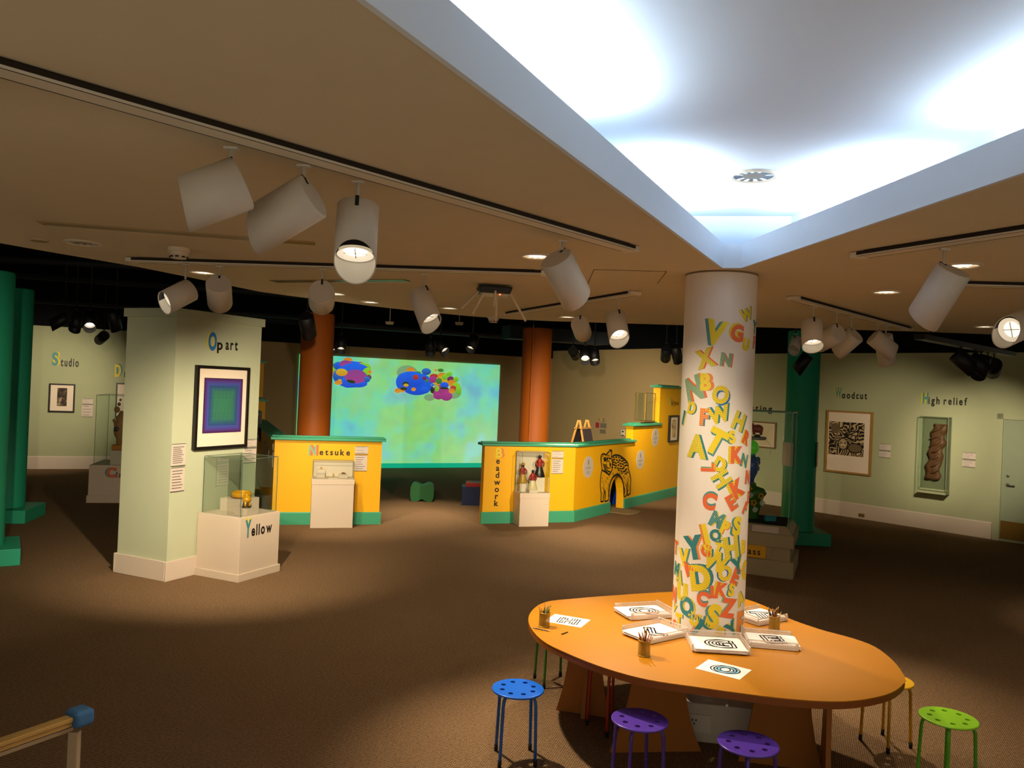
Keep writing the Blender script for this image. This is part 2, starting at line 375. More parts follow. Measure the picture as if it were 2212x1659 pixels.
# ------------------------------------------------------------------ cove tubes and ceiling fittings
TUBE = glow('cool white tube', (.80, .9, 1.0), 5)
def cove_tube(p, d, s0, s1, off, label):
    a = p + d * s0; bq = p + d * s1; n = Vector((d.y, -d.x)) * off; c = (a + bq) / 2 + n; L = abs(s1 - s0)
    t = thing('cove_light', label, 'light', (c.x, c.y, ZL + .01), atan2(d.y, d.x), 'cove lights in the recess')
    MB().box((0, 0, .02), (L, .06, .04)).build('fixture', WHITE, t)
    MB().tube([(-L / 2 + .02, 0, .055), (L / 2 - .02, 0, .055)], .013).build('lamp_tube', TUBE, t)
    l = bpy.data.lights.new('cove_glow', 'AREA'); l.shape = 'RECTANGLE'; l.size = L * .92; l.size_y = .07; l.energy = COVE_W * L; l.color = (.74, .88, 1.0)
    o = bpy.data.objects.new('cove_glow', l); COL.objects.link(o); o.parent = t; o.location = (0, 0, .075); o.rotation_euler = (pi, 0, 0)
COVE_W = 20
cove_tube(B1, dL, .35, 1.55, -.14, 'hidden tube light glowing on the left ledge nearest the column')
cove_tube(B1, dL, 2.35, 3.75, -.14, 'hidden tube light glowing farther along the left ledge of the recess')
cove_tube(B2, dR, .3, 1.5, .17, 'hidden tube light glowing on the right ledge nearest the column')
cove_tube(B2, dR, 2.1, 3.5, .17, 'hidden tube light glowing at the right ledge by the picture edge')

CHROME = mat('bright reflector', '#e8e2d4', .12, metal=1, noise=.02)
RINGM = mat('ceiling ring white', '#d8cdb8', .5, noise=.02)
def downlight(x, y, z, r, label, watt=0, col=WARM, seen=1.2, on=True):
    p = on_z(x, y, z)
    t = thing('downlight', label, 'downlight', (p.x, p.y, z), 0, 'round recessed downlights')
    MB().lathe([(r, .0), (r, -.006), (r * .86, -.012), (r * .78, -.004), (r * .78, .0)], 40, cap=False).build('trim_ring', RINGM, t)
    mb = MB(); n = 24
    prof = [(r * .79, -.003), (r * .7, -.0015), (r * .45, -.001)]
    mb.lathe(prof, n, cap=False, sm=False); mb.m = [(i % n) % 2 if (i % n) % 5 else 1 for i in range(len(mb.f))]  # alternating bright and dark facets paint reflections onto the flat disc
    mb.build('reflector', [glow('warm reflector', (1, .8, .52), seen), glow('warm reflector facet', (1, .74, .42), seen * .45)] if on else [mat('polished reflector white', '#f2f2f0', .15), mat('grey reflection facet', '#55585c', .2, metal=.5)] if on is None else [CHROME, mat('dark reflection facet', '#5c4c34', .3)], t)
    MB().lathe([(r * .46, -.0012), (r * .001, -.0012)], 24, cap=False).build('lens', glow('warm lamp glow', (1, .86, .62), 3.2) if on else mat('dim lens', '#6a5d48', .3), t)
    if watt: spot('downlight_beam', t, (0, 0, -.03), (0, 0, -1), watt, 105, .9, col, .09)
    return t
downlight(1628, 380, ZU, .145, 'large downlight in the white recess above the column', on=None)
downlight(180, 524, ZC, .125, 'unlit downlight near the curved ceiling edge, beside the long slot', on=False)
for x, y, l in ((438, 588, 'downlight between the two white spotlights at the far track start'), (1160, 553, 'downlight behind the lone spotlight at the end of the long track'), (1225, 612, 'downlight half hidden under the lone spotlight on the long track'),
                (725, 634, 'small downlight beside the round backed spotlight'), (800, 652, 'small pale downlight near the ceiling edge above the projection'), (970, 665, 'downlight beside the spotlight right of the projection'),
                (1225, 684, 'downlight above the pair of spotlights on the slanting short track'), (1915, 630, 'downlight behind the column, above the cluster of spotlights'), (2078, 573, 'downlight beside the stem of the large right hand spotlight'),
                (2128, 705, 'farthest downlight at the right edge of the lowered ceiling')):
    downlight(x, y, ZC, .12, l, 30)
def ceiling_disc(x, y, z, r, name, label, cat, m=RINGM):
    p = on_z(x, y, z); o = MB().lathe([(r, 0), (r, -.008), (r * .9, -.012), (r * .84, -.007), (r * .8, -.009), (.001, -.009)], 28, cap=False).build(name, m); o.location = (p.x, p.y, z); return tag(o, label, cat)
ceiling_disc(85, 518, ZC, .06, 'ceiling_cover', 'small blank round cover on the ceiling near the green columns', 'cover', mat('grey cover', '#a08e70', .6))
ceiling_disc(1613, 409, ZU, .055, 'sprinkler_cover', 'small white round cover beside the recess downlight', 'cover', COVE)
def detector(x, y, label):
    p = on_z(x, y, ZC); t = thing('smoke_detector', label, 'smoke detector', (p.x, p.y, ZC))
    MB().lathe([(.075, 0), (.075, -.025), (.066, -.03)], 28).build('mount', RINGM, t)
    MB().lathe([(.066, -.03), (.05, -.075), (.001, -.078)], 28).build('sensor_body', RINGM, t)
    mb = MB()
    for k in range(8): a = k * pi / 4 + .2; mb.box((cos(a) * .052, sin(a) * .052, -.064), (.02, .02, .01))
    mb.build('vent_slot', BLACK, t)
detector(387, 536, 'cream smoke detector above the first two spotlights'); detector(1066, 684, 'cream smoke detector hanging at the lowered ceiling edge')
# long slot diffusers
def slot(a, bq, label, glint):
    p, q = on_z(*a, ZC), on_z(*bq, ZC); c = (p + q) / 2; d = q - p
    t = thing('slot_diffuser', label, 'air vent', (c.x, c.y, ZC), atan2(d.y, d.x)); L = d.length
    MB().box((0, 0, -.002), (L, .09, .004)).build('slot_gap', mat('slot shade', '#4a3b28', .5), t)
    MB().box((0, .05, -.004), (L, .012, .008)).box((0, -.05, -.004), (L, .012, .008)).box((0, 0, -.005), (L, .01, .006)).build('slot_rim', glint, t)
slot((85, 480), (680, 525), 'long narrow slot vent in the ceiling over the first spotlights', mat('slot metal', '#b39a6c', .3, metal=.6))
slot((590, 607), (880, 605), 'shorter slot vent beyond the round backed spotlight', mat('slot metal bright', '#a9a07c', .2, metal=.8))
# hatch outline in the ceiling by the column
mb = MB()
def seam(px):
    P = [on_z(x, y, ZC) for x, y in px]; mb.tube([(p.x, p.y, ZC - .001) for p in P], .003, 4)
seam([(1440, 586), (1283, 582), (1270, 612)]); seam([(1440, 586), (1420, 612)])
tag(mb.build('access_hatch', mat('hatch seam', '#5a4630', .8)), 'thin outline of an access hatch in the ceiling left of the column', 'hatch')
# wireless aerial box
p = on_z(1068, 616, ZC); t = thing('wireless_access_point', 'ceiling box with five hanging aerial rods and a red light', 'aerial', (p.x, p.y, ZC), .15)
bevel(MB().box((0, 0, -.05), (.26, .2, .06), taper=(1.15, 1.1)).build('box_body', mat('black plastic', '#1b1816', .4), t), .01)
bevel(MB().box((0, 0, -.088), (.24, .18, .018)).build('front_cover', RINGM, t), .006)
MB().box((.04, -.085, -.09), (.012, .02, .012)).build('status_light', glow('red indicator', (1, .12, .03), 3), t)
for dx, dy, ex, ez in ((-.13, 0, -.28, -.22), (-.08, -.08, -.19, -.27), (0, -.1, -.01, -.2), (.03, .05, .03, -.3), (.13, 0, .29, -.3)):
    MB().tube([(dx, dy, -.06), (dx + (ex - dx) * .1, dy, -.07), (ex, dy, ez)], .011).build('aerial_rod', RINGM, t)

# ------------------------------------------------------------------ light tracks
TRK = mat('track enamel', '#e0d8c6', .6, noise=.02); GAP = mat('track groove', '#241b12', .8)
def track(a, bq, label, wd=.1, z=3.243, caps=(1, 1)):
    p, q = on_z(*a, z - .025), on_z(*bq, z - .025); c = (p + q) / 2; d = q - p; L = d.length
    t = thing('light_track', label, 'light track', (c.x, c.y, z), atan2(d.y, d.x), 'ceiling light tracks')
    MB().box((0, 0, -.0125), (L, wd, .025)).build('track_rail', TRK, t)
    MB().box((0, wd / 2 + .002, -.002), (L, .004, .004)).box((0, -wd / 2 - .002, -.008), (L, .005, .016)).box((0, wd / 2 - .006, -.0252), (L, .005, .001)).box((0, -wd / 2 + .006, -.0252), (L, .005, .001)).build('rail_groove', GAP, t)
    MB().box((0, 0, .0035), (L - .1, wd * .9, .007)).build('mounting_bar', GAP, t)
    for s, on in ((-1, caps[0]), (1, caps[1])):
        if on: bevel(MB().box((s * (L / 2 + .02), 0, -.0125), (.05, wd + .01, .032)).build('end_cap', TRK, t), .004)
    return t
track((-120, 123), (1357, 542), 'long light track crossing from the near corner to the recess', caps=(0, 1))
track((290, 566), (1170, 594), 'light track with four spotlights beyond the long track'); track((1100, 680), (1368, 637), 'short slanting track carrying two spotlights')
track((1716, 648), (1958, 712), 'short track behind the column carrying a cluster of spotlights'); track((1862, 556), (2330, 486), 'track at the right carrying one large spotlight', caps=(1, 0))
track((2075, 618), (2330, 625), 'track at the right edge with a spotlight cut by the frame', caps=(1, 0))

# ------------------------------------------------------------------ spotlights
LAMPW = mat('white lamp enamel', '#cfc9bf', .5, noise=.015, bump=.02, bscale=400); LAMPB = mat('black lamp enamel', '#121114', .5, noise=.05)
REFL = glow('lamp reflector', (1, .83, .58), .55); LENS = glow('lamp lens', (1, .88, .66), 5); LENSDIM = glow('lamp lens side', (1, .85, .6), 1.5)
def spotlight(x, y, stem, aim, label, cat='spotlight', zt=3.21, Y=None, black=False, dia=.185, ln=.30, watt=0, angle=60, blend=1.0, snout=.5, bright=False, group=None, col=WARM, target=None, z=None):
    """track head: (x, y) is where the stem leaves the track; aim is the beam direction"""
    p = on_y(x, y, Y) if Y else on_z(x, y, zt)
    pv = Vector((0, 0, -stem))
    A = Vector(aim).normalized() if target is None else (Vector(target) - (p + pv)).normalized()
    dn = Vector((0, 0, -1)); perp = dn - A * dn.dot(A)
    perp = perp.normalized() if perp.length > .05 else Vector((0, 1, 0))
    t = thing('track_spotlight', label, cat, p, 0, group or ('black spotlights of the dark ceiling' if black else 'white spotlights on the ceiling tracks'))
    body = LAMPB if black else LAMPW; r = dia / 2
    st = pv + perp * (r * .62) - A * .02
    X = A.cross(perp).normalized(); M = Matrix(((X.x, perp.x, A.x, st.x), (X.y, perp.y, A.y, st.y), (X.z, perp.z, A.z, st.z), (0, 0, 0, 1)))
    # local: z along the beam, +y towards the floor side; rim cut slantwise, longer on the floor side when snout > 0
    n = 32; mb = MB(); vs = []; rings = [(r, 0), (r, ln)]
    def rim(R, k, zz): a = 2 * pi * k / n; return (R * cos(a), R * sin(a), zz)
    cutz = lambda k, base: base - snout * r * (1 - sin(2 * pi * k / n))
    prof = [lambda k: rim(r * .93, k, 0), lambda k: rim(r, k, .006), lambda k: rim(r, k, cutz(k, ln)), lambda k: rim(r * .95, k, cutz(k, ln)), lambda k: rim(r * .945, k, cutz(k, ln) - .006), lambda k: rim(r * .93, k, ln * .66), lambda k: rim(r * .8, k, ln * .64)]
    for fn in prof: vs += [fn(k) for k in range(n)]
    fs = [(i * n + k, i * n + (k + 1) % n, (i + 1) * n + (k + 1) % n, (i + 1) * n + k) for i in range(len(prof) - 1) for k in range(n)]
    mb.add(vs, fs, 0, M, True); mb.m = [1 if i // n >= 5 or (i // n == 4 and sin(2 * pi * (i % n + .5) / n) < -.1) else 0 for i in range(len(fs))]; mb.add(vs[:n], [tuple(range(n))], 0, M)  # black baffle on the upper half only; lower half left pale as if lamplit
    mb.build('housing', [body, LAMPB], t)
    MB().box((0, -r * .8, -.001), (.016, r * .45, .004), 0, M).box((0, -r * 1.0, .02), (.016, .004, .045), 0, M).build('stem_slot', BLACK, t)
    MB().tube([(0, 0, 0), pv, pv + perp * (r * .3) + A * .01], .0085).build('stem', body, t)
    MB().box((0, 0, .002), (.05, .03, .008)).build('track_adapter', body, t)
    Lm = M @ Matrix.Translation((0, 0, ln * .66))
    if watt or bright:
        rf = MB().lathe([(r * .86, .012), (r * .55, -.004)], 28, M=Lm, cap=False).build('reflector', REFL, t)
        mb = MB(); mb.lathe([(r * .56, -.003), (.0005, -.003)], 24, 0, Lm, cap=False); mb.build('lens', LENS if bright else LENSDIM, t)
        MB().box((0, 0, .004), (r * 1.1, .004, .006), 0, Lm).box((0, 0, .004), (.004, r * 1.1, .006), 0, Lm).build('lens_cross', STEEL, t)
    else: MB().lathe([(r * .86, .012), (.0005, .0)], 28, M=Lm, cap=False).build('reflector', CHROME, t)
    if watt: spot('spot_beam', t, st + A * (ln + .03), A, watt, angle, blend, col)
    return t
def G(az, tilt):
    """beam direction: az degrees to the right of straight ahead, tilt degrees below level"""
    a, e = radians(az), radians(tilt); return (sin(a) * cos(e), cos(a) * cos(e), -sin(e))
spotlight(500, 322, .075, G(-108, 27), 'nearest white spotlight, seen side on and turned to the left', dia=.2, ln=.25, watt=320, angle=80, snout=.25)
spotlight(656, 360, .075, G(-80, 30), 'second white spotlight on the long track, showing its round back', dia=.19, ln=.31, watt=250, angle=60)
spotlight(774, 395, .09, G(172, 77), 'third spotlight on the long track, pointing down with its glowing mouth in view', dia=.18, ln=.33, watt=260, angle=80, bright=True, snout=.75)
spotlight(1216, 522, .075, (1, 1, -1), 'lone white spotlight near the right end of the long track', dia=.19, ln=.31, watt=95, angle=85, blend=1, snout=.3, target=(1.35, 5.68, 1.5))
spotlight(402, 572, .15, G(-140, 32), 'white spotlight over the pale pillar with its lens facing left', dia=.18, ln=.26, watt=420, angle=60, snout=.2, bright=True)
spotlight(475, 576, .1, (0, 1, -1), 'white spotlight beside it, hanging with its flat top showing', dia=.19, ln=.25, watt=900, angle=72, snout=.2, target=(-3.2, 9.3, .9))
spotlight(697, 582, .12, G(-30, 52), 'round backed white spotlight turned away towards the far wall', dia=.2, ln=.24, watt=620, angle=56, snout=.2, target=(-3.0, 12.7, 1.0))
spotlight(918, 594, .12, (0, 0, 0), 'white spotlight left of the aerial box, tilted down to the right', dia=.18, ln=.33, watt=420, angle=70, blend=1, snout=.4, target=(.7, 4.9, .0))
spotlight(1255, 660, .14, (0, 1, -1), 'white spotlight with dark top slot on the slanting track', dia=.18, ln=.28, watt=1900, angle=52, snout=.3, target=(2.5, 15.6, .7))
spotlight(1336, 647, .13, G(165, 62), 'white spotlight on the slanting track with its bright lens facing forward', dia=.19, ln=.30, watt=250, angle=75, bright=True, snout=.45)
spotlight(1758, 665, .12, G(-172, 70), 'first spotlight of the cluster, its lit mouth facing forward', dia=.19, ln=.28, watt=250, angle=75, bright=True, snout=.3)
spotlight(1807, 677, .14, G(-22, 55), 'second spotlight of the cluster with its flat round top showing', dia=.19, ln=.27, watt=1050, angle=50, snout=.2, target=(.6, 13.6, .7))
spotlight(1839, 686, .14, G(-24, 58), 'third spotlight of the cluster, partly behind the second', dia=.19, ln=.27, watt=320, angle=55, snout=.2, target=(1.3, 10.8, 0))
spotlight(1897, 702, .09, G(95, 38), 'fourth spotlight of the cluster, tilted down to the right', dia=.19, ln=.31, watt=240, angle=60, snout=.3)
spotlight(1914, 705, .1, G(50, 66), 'last spotlight of the cluster, mostly behind the tilted one', dia=.19, ln=.34, watt=0, snout=.2)
spotlight(2040, 540, .1, (-1, 1, -2), 'large white spotlight under the right hand track', dia=.185, ln=.33, watt=75, angle=85, blend=1, snout=.3, target=(1.65, 5.6, .9))
spotlight(2225, 622, .17, G(-115, 20), 'white spotlight cut off by the right edge, its mouth showing', dia=.2, ln=.36, watt=160, angle=60, snout=.6)
spotlight(1719, 722, .05, G(-140, 60), 'small grey spotlight behind the lit one by the far green column', Y=11.6, dia=.16, ln=.26)
spotlight(-230, 104, .09, (0, 0, 0), 'added white spotlight out of view beyond the left edge, lighting the green columns', dia=.19, ln=.3, watt=900, angle=40, snout=.4, target=(-6.3, 10.0, .9))  # unseen lamp added to brighten the green columns
# black heads of the open ceiling; each hangs on a black rod or pipe
def black_rod(x, y, Y, label):
    p = on_y(x, y, Y); o = MB().tube([(0, 0, 0), (0, 0, 5.0 - p.z)], .012, 6).build('hanging_rod', LAMPB); o.location = p; return tag(o, label, 'rod', 'rods holding black spotlights')
BH = [(140, 672, 13.2, G(-120, 35), .05, 'black spotlight nearest the green columns, lens to the left', True, 0, None), (165, 668, 13.6, G(170, 68), .08, 'black spotlight left of the lit one over the Studio wall', False, 0, None),
      (195, 668, 13.0, G(150, 50), .06, 'black spotlight glowing over the Studio wall', True, 0, None), (250, 668, 13.0, G(20, 70), .05, 'black spotlight close to the pale pillar top', False, 0, None),
      (225, 712, 15.2, (0, 0, 0), .06, 'black spotlight hanging alone against the Studio wall', False, 520, (-11.1, 18.4, 1.75)),
      (664, 672, 10.8, (0, 0, 0), .05, 'large black spotlight in front of the left orange column', False, 330, (-2.75, 12.75, .75)),
      (716, 725, 15.8, G(160, 62), .05, 'black spotlight half hidden by the left orange column', True, 0, None), (738, 722, 15.6, G(170, 66), .05, 'black spotlight glowing above the left end of the projection', True, 0, None),
      (931, 728, 15.2, G(175, 78), .05, 'black spotlight pointing straight down above the projection', True, 300, None), (952, 728, 14.8, G(130, 50), .03, 'black spotlight glowing above the middle of the projection', True, 0, None),
      (1022, 722, 15.0, G(-150, 62), .03, 'black spotlight tilted left above the projection', True, 300, None), (1150, 770, 16.5, G(-60, 60), .03, 'black spotlight peeping out left of the other orange column', False, 0, None),
      (1238, 748, 15.2, G(40, 70), .03, 'black spotlight left of the glowing pair on the tan wall', False, 900, (2.9, 21.2, 1.2)), (1264, 746, 15.0, G(180, 45), .05, 'glowing black spotlight over the tan wall', True, 500, None),
      (1285, 746, 15.2, G(170, 65), .05, 'black spotlight right of the glowing one over the tan wall', True, 0, None), (1440, 742, 14.5, G(-20, 65), .05, 'black spotlight just left of the alphabet column', False, 500, (3.2, 17.2, 1.2)),
      (1462, 742, 14.5, G(40, 60), .05, 'black spotlight tucked behind the alphabet column', False, 0, None), (1738, 762, 12.0, G(-70, 55), .02, 'black spotlight beside the far green column', False, 0, None)]
for x, y, Y, aim, stem, label, br, wt, tg in BH:
    spotlight(x, y, stem, aim, label, Y=Y, black=True, dia=.19 if Y > 11 else .21, ln=.33 if Y > 11 else .34, watt=wt, angle=66, bright=br, snout=.3, target=tg)
    black_rod(x, y, Y, 'thin black rod above the ' + label)
p, q = on_y(1985, 733, 8.9), on_y(2185, 772, 11.2); d = q - p; mid = (p + q) / 2
t = thing('light_track', 'black light track running above the High relief spotlights', 'light track', (mid.x, mid.y, p.z + .03), atan2(d.y, d.x))
MB().box((0, 0, 0), (d.length, .12, .06)).build('track_rail', LAMPB, t)
for s in (-.4, .4): MB().tube([(s * d.length, 0, .03), (s * d.length, 0, 5.0 - p.z - .03)], .01, 6).build('hanger', LAMPB, t)
KX = [(2072, G(105, 42), .05, 'leftmost black spotlight of the group above the High relief wall', 0, None), (2103, G(110, 40), .06, 'second black spotlight of the group above High relief', 0, None),
      (2117, G(-130, 55), .07, 'third black spotlight above High relief, turned left', 0, None), (2131, (0, 0, 0), .08, 'fourth black spotlight above High relief', 480, (7.4, 15.5, 1.6)), (2145, (0, 0, 0), .09, 'rear black spotlight above High relief', 560, (8.55, 14.3, 1.55))]
for x, aim, stem, label, wt, tg in KX:
    r_ = ray(x, 829.5); lam = ((p.x - CAM.x) * r_.y - (p.y - CAM.y) * r_.x) / (d.y * r_.x - d.x * r_.y)
    Yk = p.y + d.y * lam; pp = p + d * lam; kx = 1106 + FOC * (pp - CAM).dot(RT) / (pp - CAM).dot(FWD); ky = 829.5 - FOC * (pp - CAM).dot(UP) / (pp - CAM).dot(FWD)
    spotlight(kx, ky, stem, aim, label, Y=Yk, black=True, dia=.2, ln=.3, watt=wt, angle=44, snout=.35, bright=False, target=tg)
black_rod(1719, 722, 11.6, 'thin rod above the small grey spotlight by the far green column')

for x, y, l in ((842, 698, 'small pale box on the dark ceiling above the left of the projection'), (992, 699, 'small pale box on the dark ceiling above the right of the projection')):
    p = on_y(x, y, 13.0); o = MB().box((0, 0, 0), (.11, .07, .045), taper=(1.25, 1.2)).box((0, 0, (5.0 - p.z) / 2), (.012, .012, 5.0 - p.z)).build('ceiling_sensor', mat('dusty pale plastic', '#a8937a', .6)); o.location = p; tag(o, l, 'ceiling sensor', 'pale boxes on the dark ceiling')
# ------------------------------------------------------------------ the alphabet column
CX, CY, CR = 1.502, 5.765, .256
white_col = mat('white vinyl wrap', '#ece4da', .42, noise=.015)
t = thing('alphabet_column', 'round white column covered in colourful printed letters, rising through the table', 'column', (CX, CY, 0))
MB().lathe([(CR, .262), (CR, ZC - .01)], 160).build('shaft', white_col, t)
MB().lathe([(CR + .002, ZC - .012), (CR + .003, ZC - .003)], 80).build('top_seam', mat('seam shadow brown', '#8d7358', .8), t)
o = bevel(MB().box((.0, .0, .131), (.80, .80, .262)).build('plinth', mat('grey white plinth paint', '#cfc8b8', .6), t), .006); o.rotation_euler = (0, 0, -.16)
mb = MB(); mb.box((-.14, -.405, .13), (.3, .012, .12)); pl = mb.build('outlet_plate', mat('white outlet plate', '#ddd6c8', .4), t); pl.rotation_euler = (0, 0, -.16)
mb = MB()
for dx in (-.19, -.10):
    for a, c in ((-.012, .012), (.012, .012), (0, -.012)): mb.box((dx + a, -.4125, .14 + c), (.008, .004, .012))
s = mb.build('outlet_slots', BLACK, pl)
def on_column(x, y):
    r = ray(x, y); ox, oy = CAM.x - CX, CAM.y - CY; a = r.x ** 2 + r.y ** 2; bq = ox * r.x + oy * r.y; c = ox * ox + oy * oy - CR * CR
    D = max(0, bq * bq - a * c); tt = (-bq - sqrt(D)) / a; h = CAM + r * tt
    return atan2(h.y - CY, h.x - CX), h.z, tt * 1.0
def column_letter(ch, x, y, hp, rot, face, side, shift=(.16, -.02)):
    th, z, dist = on_column(x, y); h = hp * dist / FOC * .98; ro = radians(-rot + 2.4)
    bm = bmesh.new(); fl = bm.verts.layers.float_vector.new('flat'); lay, wd = letter_layers(ch, h, (shift[0] * .8, shift[1] * .8), .06, 4); nx = .87
    ofs = bm.verts.layers.float.new('ofs')
    for vs, fs, top, tt in lay:
        V = []
        for a, c in vs:
            a *= nx
            v = bm.verts.new((a * cos(ro) - c * sin(ro), a * sin(ro) + c * cos(ro), 0)); v[fl] = (a, c, 0); v[ofs] = .0008 + .0012 * tt; V.append(v)
        for f in fs:
            try: nf = bm.faces.new([V[i] for i in f]); nf.material_index = top
            except ValueError: pass
    xs = [v.co.x for v in bm.verts]; k = math.floor(min(xs) / .02) + 1
    while k * .02 < max(xs):
        bmesh.ops.bisect_plane(bm, geom=bm.verts[:] + bm.edges[:] + bm.faces[:], plane_co=(k * .02, 0, 0), plane_no=(1, 0, 0)); k += 1
    for v in bm.verts:
        a = th + v.co.x / CR; r = CR + v[ofs]; zz = v.co.y
        v.co = (r * cos(a), r * sin(a), z + zz)
    bmesh.ops.recalc_face_normals(bm, faces=bm.faces)
    me = bpy.data.meshes.new('letter_decal'); uvs = {}
    bm.verts.index_update(); uvs = {v.index: (v[fl][0], v[fl][1]) for v in bm.verts}
    bm.to_mesh(me); bm.free()
    uv = me.uv_layers.new(name='flat')
    for l in me.loops: uv.data[l.index].uv = uvs[l.vertex_index]
    me.materials.append(style(side)); me.materials.append(style(face))
    o = bpy.data.objects.new('letter_decal', me); COL.objects.link(o); o.parent = t
up_l = [('V', 622, 412, 215, 14, 'Y', 'Th', (-.2, -.06)), ('W', 905, 250, 112, -18, 'Yh', 'T'), ('G', 822, 420, 150, 6, 'O', 'Yh', (-.2, .1)), ('U', 905, 522, 100, 14, 'Y', 'Yd', (-.15, -.12)), ('Y', 978, 365, 110, 8, 'T', 'Yd'), ('F', 974, 505, 112, 8, 'O', 'Td'),
        ('X', 520, 650, 165, -14, 'Yd', 'O'), ('N', 716, 664, 118, 8, 'Td', 'O'), ('N', 413, 925, 215, -16, 'Td', 'O'), ('B', 528, 868, 150, 0, 'Y', 'Oh', (.28, 0)), ('O', 668, 985, 155, 12, 'Yh', 'B', (.14, -.1)), ('I', 328, 1196, 130, 20, 'T', 'Yd'),
        ('D', 402, 1108, 110, 14, 'Yh', 'T'), ('F', 515, 1190, 150, 4, 'Od', 'T'), ('W', 650, 1168, 145, -14, 'Yh', 'T', (.2, .05)), ('H', 838, 1228, 160, 24, 'Yd', 'T'), ('T', 628, 1412, 220, 28, 'Y', 'Th', (.12, -.1)), ('S', 772, 1374, 112, -6, 'Y', 'Th', (-.2, -.05)),
        ('R', 905, 1386, 120, 28, 'O', 'Yh', (-.2, 0)), ('A', 446, 1456, 205, 5, 'Yd', 'T'), ('K', 820, 1538, 150, 2, 'O', 'Yh', (-.25, 0)), ('N', 885, 1590, 115, 18, 'Th', 'Y')]
dn_l = [('L', 532, 40, 120, -90, 'O', 'Td'), ('D', 645, 12, 125, 28, 'Yh', 'T'), ('H', 665, 140, 150, 58, 'Yd', 'T'), ('K', 805, 222, 160, -26, 'O', 'Yh', (-.25, 0)), ('N', 892, 125, 115, 8, 'O', 'Td'), ('E', 745, 352, 135, -28, 'O', 'Td'), ('C', 552, 340, 140, 14, 'O', 'Th', (-.05, .16)),
        ('E', 897, 305, 105, 4, 'O', 'Th'), ('F', 870, 402, 110, 32, 'O', 'Td'), ('M', 618, 505, 130, 24, 'Th', 'Y'), ('P', 690, 575, 115, 20, 'Y', 'Od'), ('S', 798, 560, 160, 10, 'Y', 'Th', (-.2, -.06)), ('J', 500, 630, 165, -14, 'Y', 'Od', (-.2, 0)), ('Q', 602, 645, 100, -8, 'T', 'Yd'),
        ('Y', 405, 750, 200, -12, 'T', 'Od'), ('H', 748, 752, 190, -8, 'Yd', 'T'), ('B', 852, 745, 115, 6, 'Y', 'O'), ('V', 318, 840, 150, -4, 'Y', 'Th', (.2, 0)), ('G', 520, 782, 100, 12, 'O', 'Yh', (-.15, .1)), ('T', 628, 766, 110, 26, 'Y', 'T'), ('W', 610, 872, 165, 22, 'Yh', 'T'),
        ('O', 692, 985, 130, 16, 'Yh', 'B', (-.12, -.08)), ('Y', 800, 915, 150, -14, 'T', 'Yd'), ('E', 785, 1012, 140, 26, 'O', 'Td'), ('D', 462, 1022, 215, -8, 'Yh', 'T', (.2, .05)), ('A', 352, 935, 120, -42, 'O', 'Th'), ('M', 256, 945, 120, 8, 'T', 'Y'), ('A', 280, 1012, 115, 12, 'Yd', 'T'),
        ('T', 250, 750, 120, 4, 'O', 'Yd'), ('U', 297, 1145, 150, 2, 'Yd', 'Y'), ('L', 592, 1152, 105, 0, 'O', 'Th', (-.25, 0)), ('K', 662, 1130, 115, 14, 'O', 'Yh', (-.25, 0)), ('S', 748, 1132, 110, 10, 'Y', 'Th', (-.2, -.06)), ('C', 492, 1212, 125, 18, 'O', 'Th', (-.05, .16)),
        ('Z', 722, 1296, 165, 12, 'O', 'Td', (-.15, 0)), ('A', 828, 1210, 125, -18, 'Y', 'T'), ('Q', 342, 1278, 155, -8, 'T', 'Yd'), ('S', 588, 1368, 205, 14, 'Y', 'Th', (-.16, -.1)), ('N', 234, 1165, 130, 4, 'O', 'Td'), ('V', 240, 1292, 80, 20, 'Y', 'T'), ('T', 275, 1408, 125, 0, 'Y', 'Th', (.15, -.03)),
        ('U', 415, 1395, 110, 16, 'Y', 'Yd'), ('T', 450, 1475, 165, 36, 'T', 'Od', (-.15, 0)), ('F', 825, 1428, 205, 3, 'Od', 'T'), ('Y', 748, 1482, 135, -30, 'T', 'Yd'), ('P', 638, 1532, 130, 30, 'Yh', 'T'), ('E', 668, 1572, 65, 0, 'Od', 'O'), ('C', 236, 1440, 85, 30, 'O', 'Oh'), ('A', 800, 1582, 60, 10, 'T', 'Yd'), ('O', 868, 950, 160, 4, 'Yh', 'O'), ('B', 450, 1600, 120, 70, 'O', 'Yh')]
for L in up_l: column_letter(L[0], 1400 + L[1] / 4.253, 620 + L[2] / 4.253, L[3] / 4.253, *L[4:])
for L in dn_l: column_letter(L[0], 1400 + L[1] / 4.147, 1000 + L[2] / 4.147, L[3] / 4.147, *L[4:])

# ------------------------------------------------------------------ painted columns
GRN = mat('emerald column paint', '#23a07c', .55, noise=.03); ORN = mat('burnt orange column paint', '#b05a0e', .6, noise=.03)
def column(c, r, top, m, label, plinth=.84, ph=.2, rz=0, group=None, fin=False, capm=None):
    t = thing('round_column', label, 'column', (c[0], c[1], 0), rz, group)
    MB().lathe([(r, ph), (r, top - .02), (r - .012, top)], 64).build('shaft', m, t)
    bevel(MB().box((0, 0, ph / 2), (plinth, plinth, ph)).build('plinth', m, t), .008)
    if fin: MB().box((-.085, -r - .004, top / 2 + .1), (.012, .05, top - .1)).build('seam_strip', m, t)
    return t
gp = on_z(1791, 1184, 0)
column((-6.34, 9.50), .255, 3.5, GRN, 'near green column on a square plinth at the left edge', rz=radians(33), group='green columns at the left')
column((-7.74, 12.18), .255, 3.56, GRN, 'second green column behind the one at the left edge', rz=radians(12), group='green columns at the left')
cg = column((4.86, 13.16), .262, 3.5, GRN, 'green column on a square plinth between the glass case and the Woodcut print', rz=radians(-3))
column((-3.43, 13.75), .282, 3.5, ORN, 'burnt orange column behind the Netsuke partition')
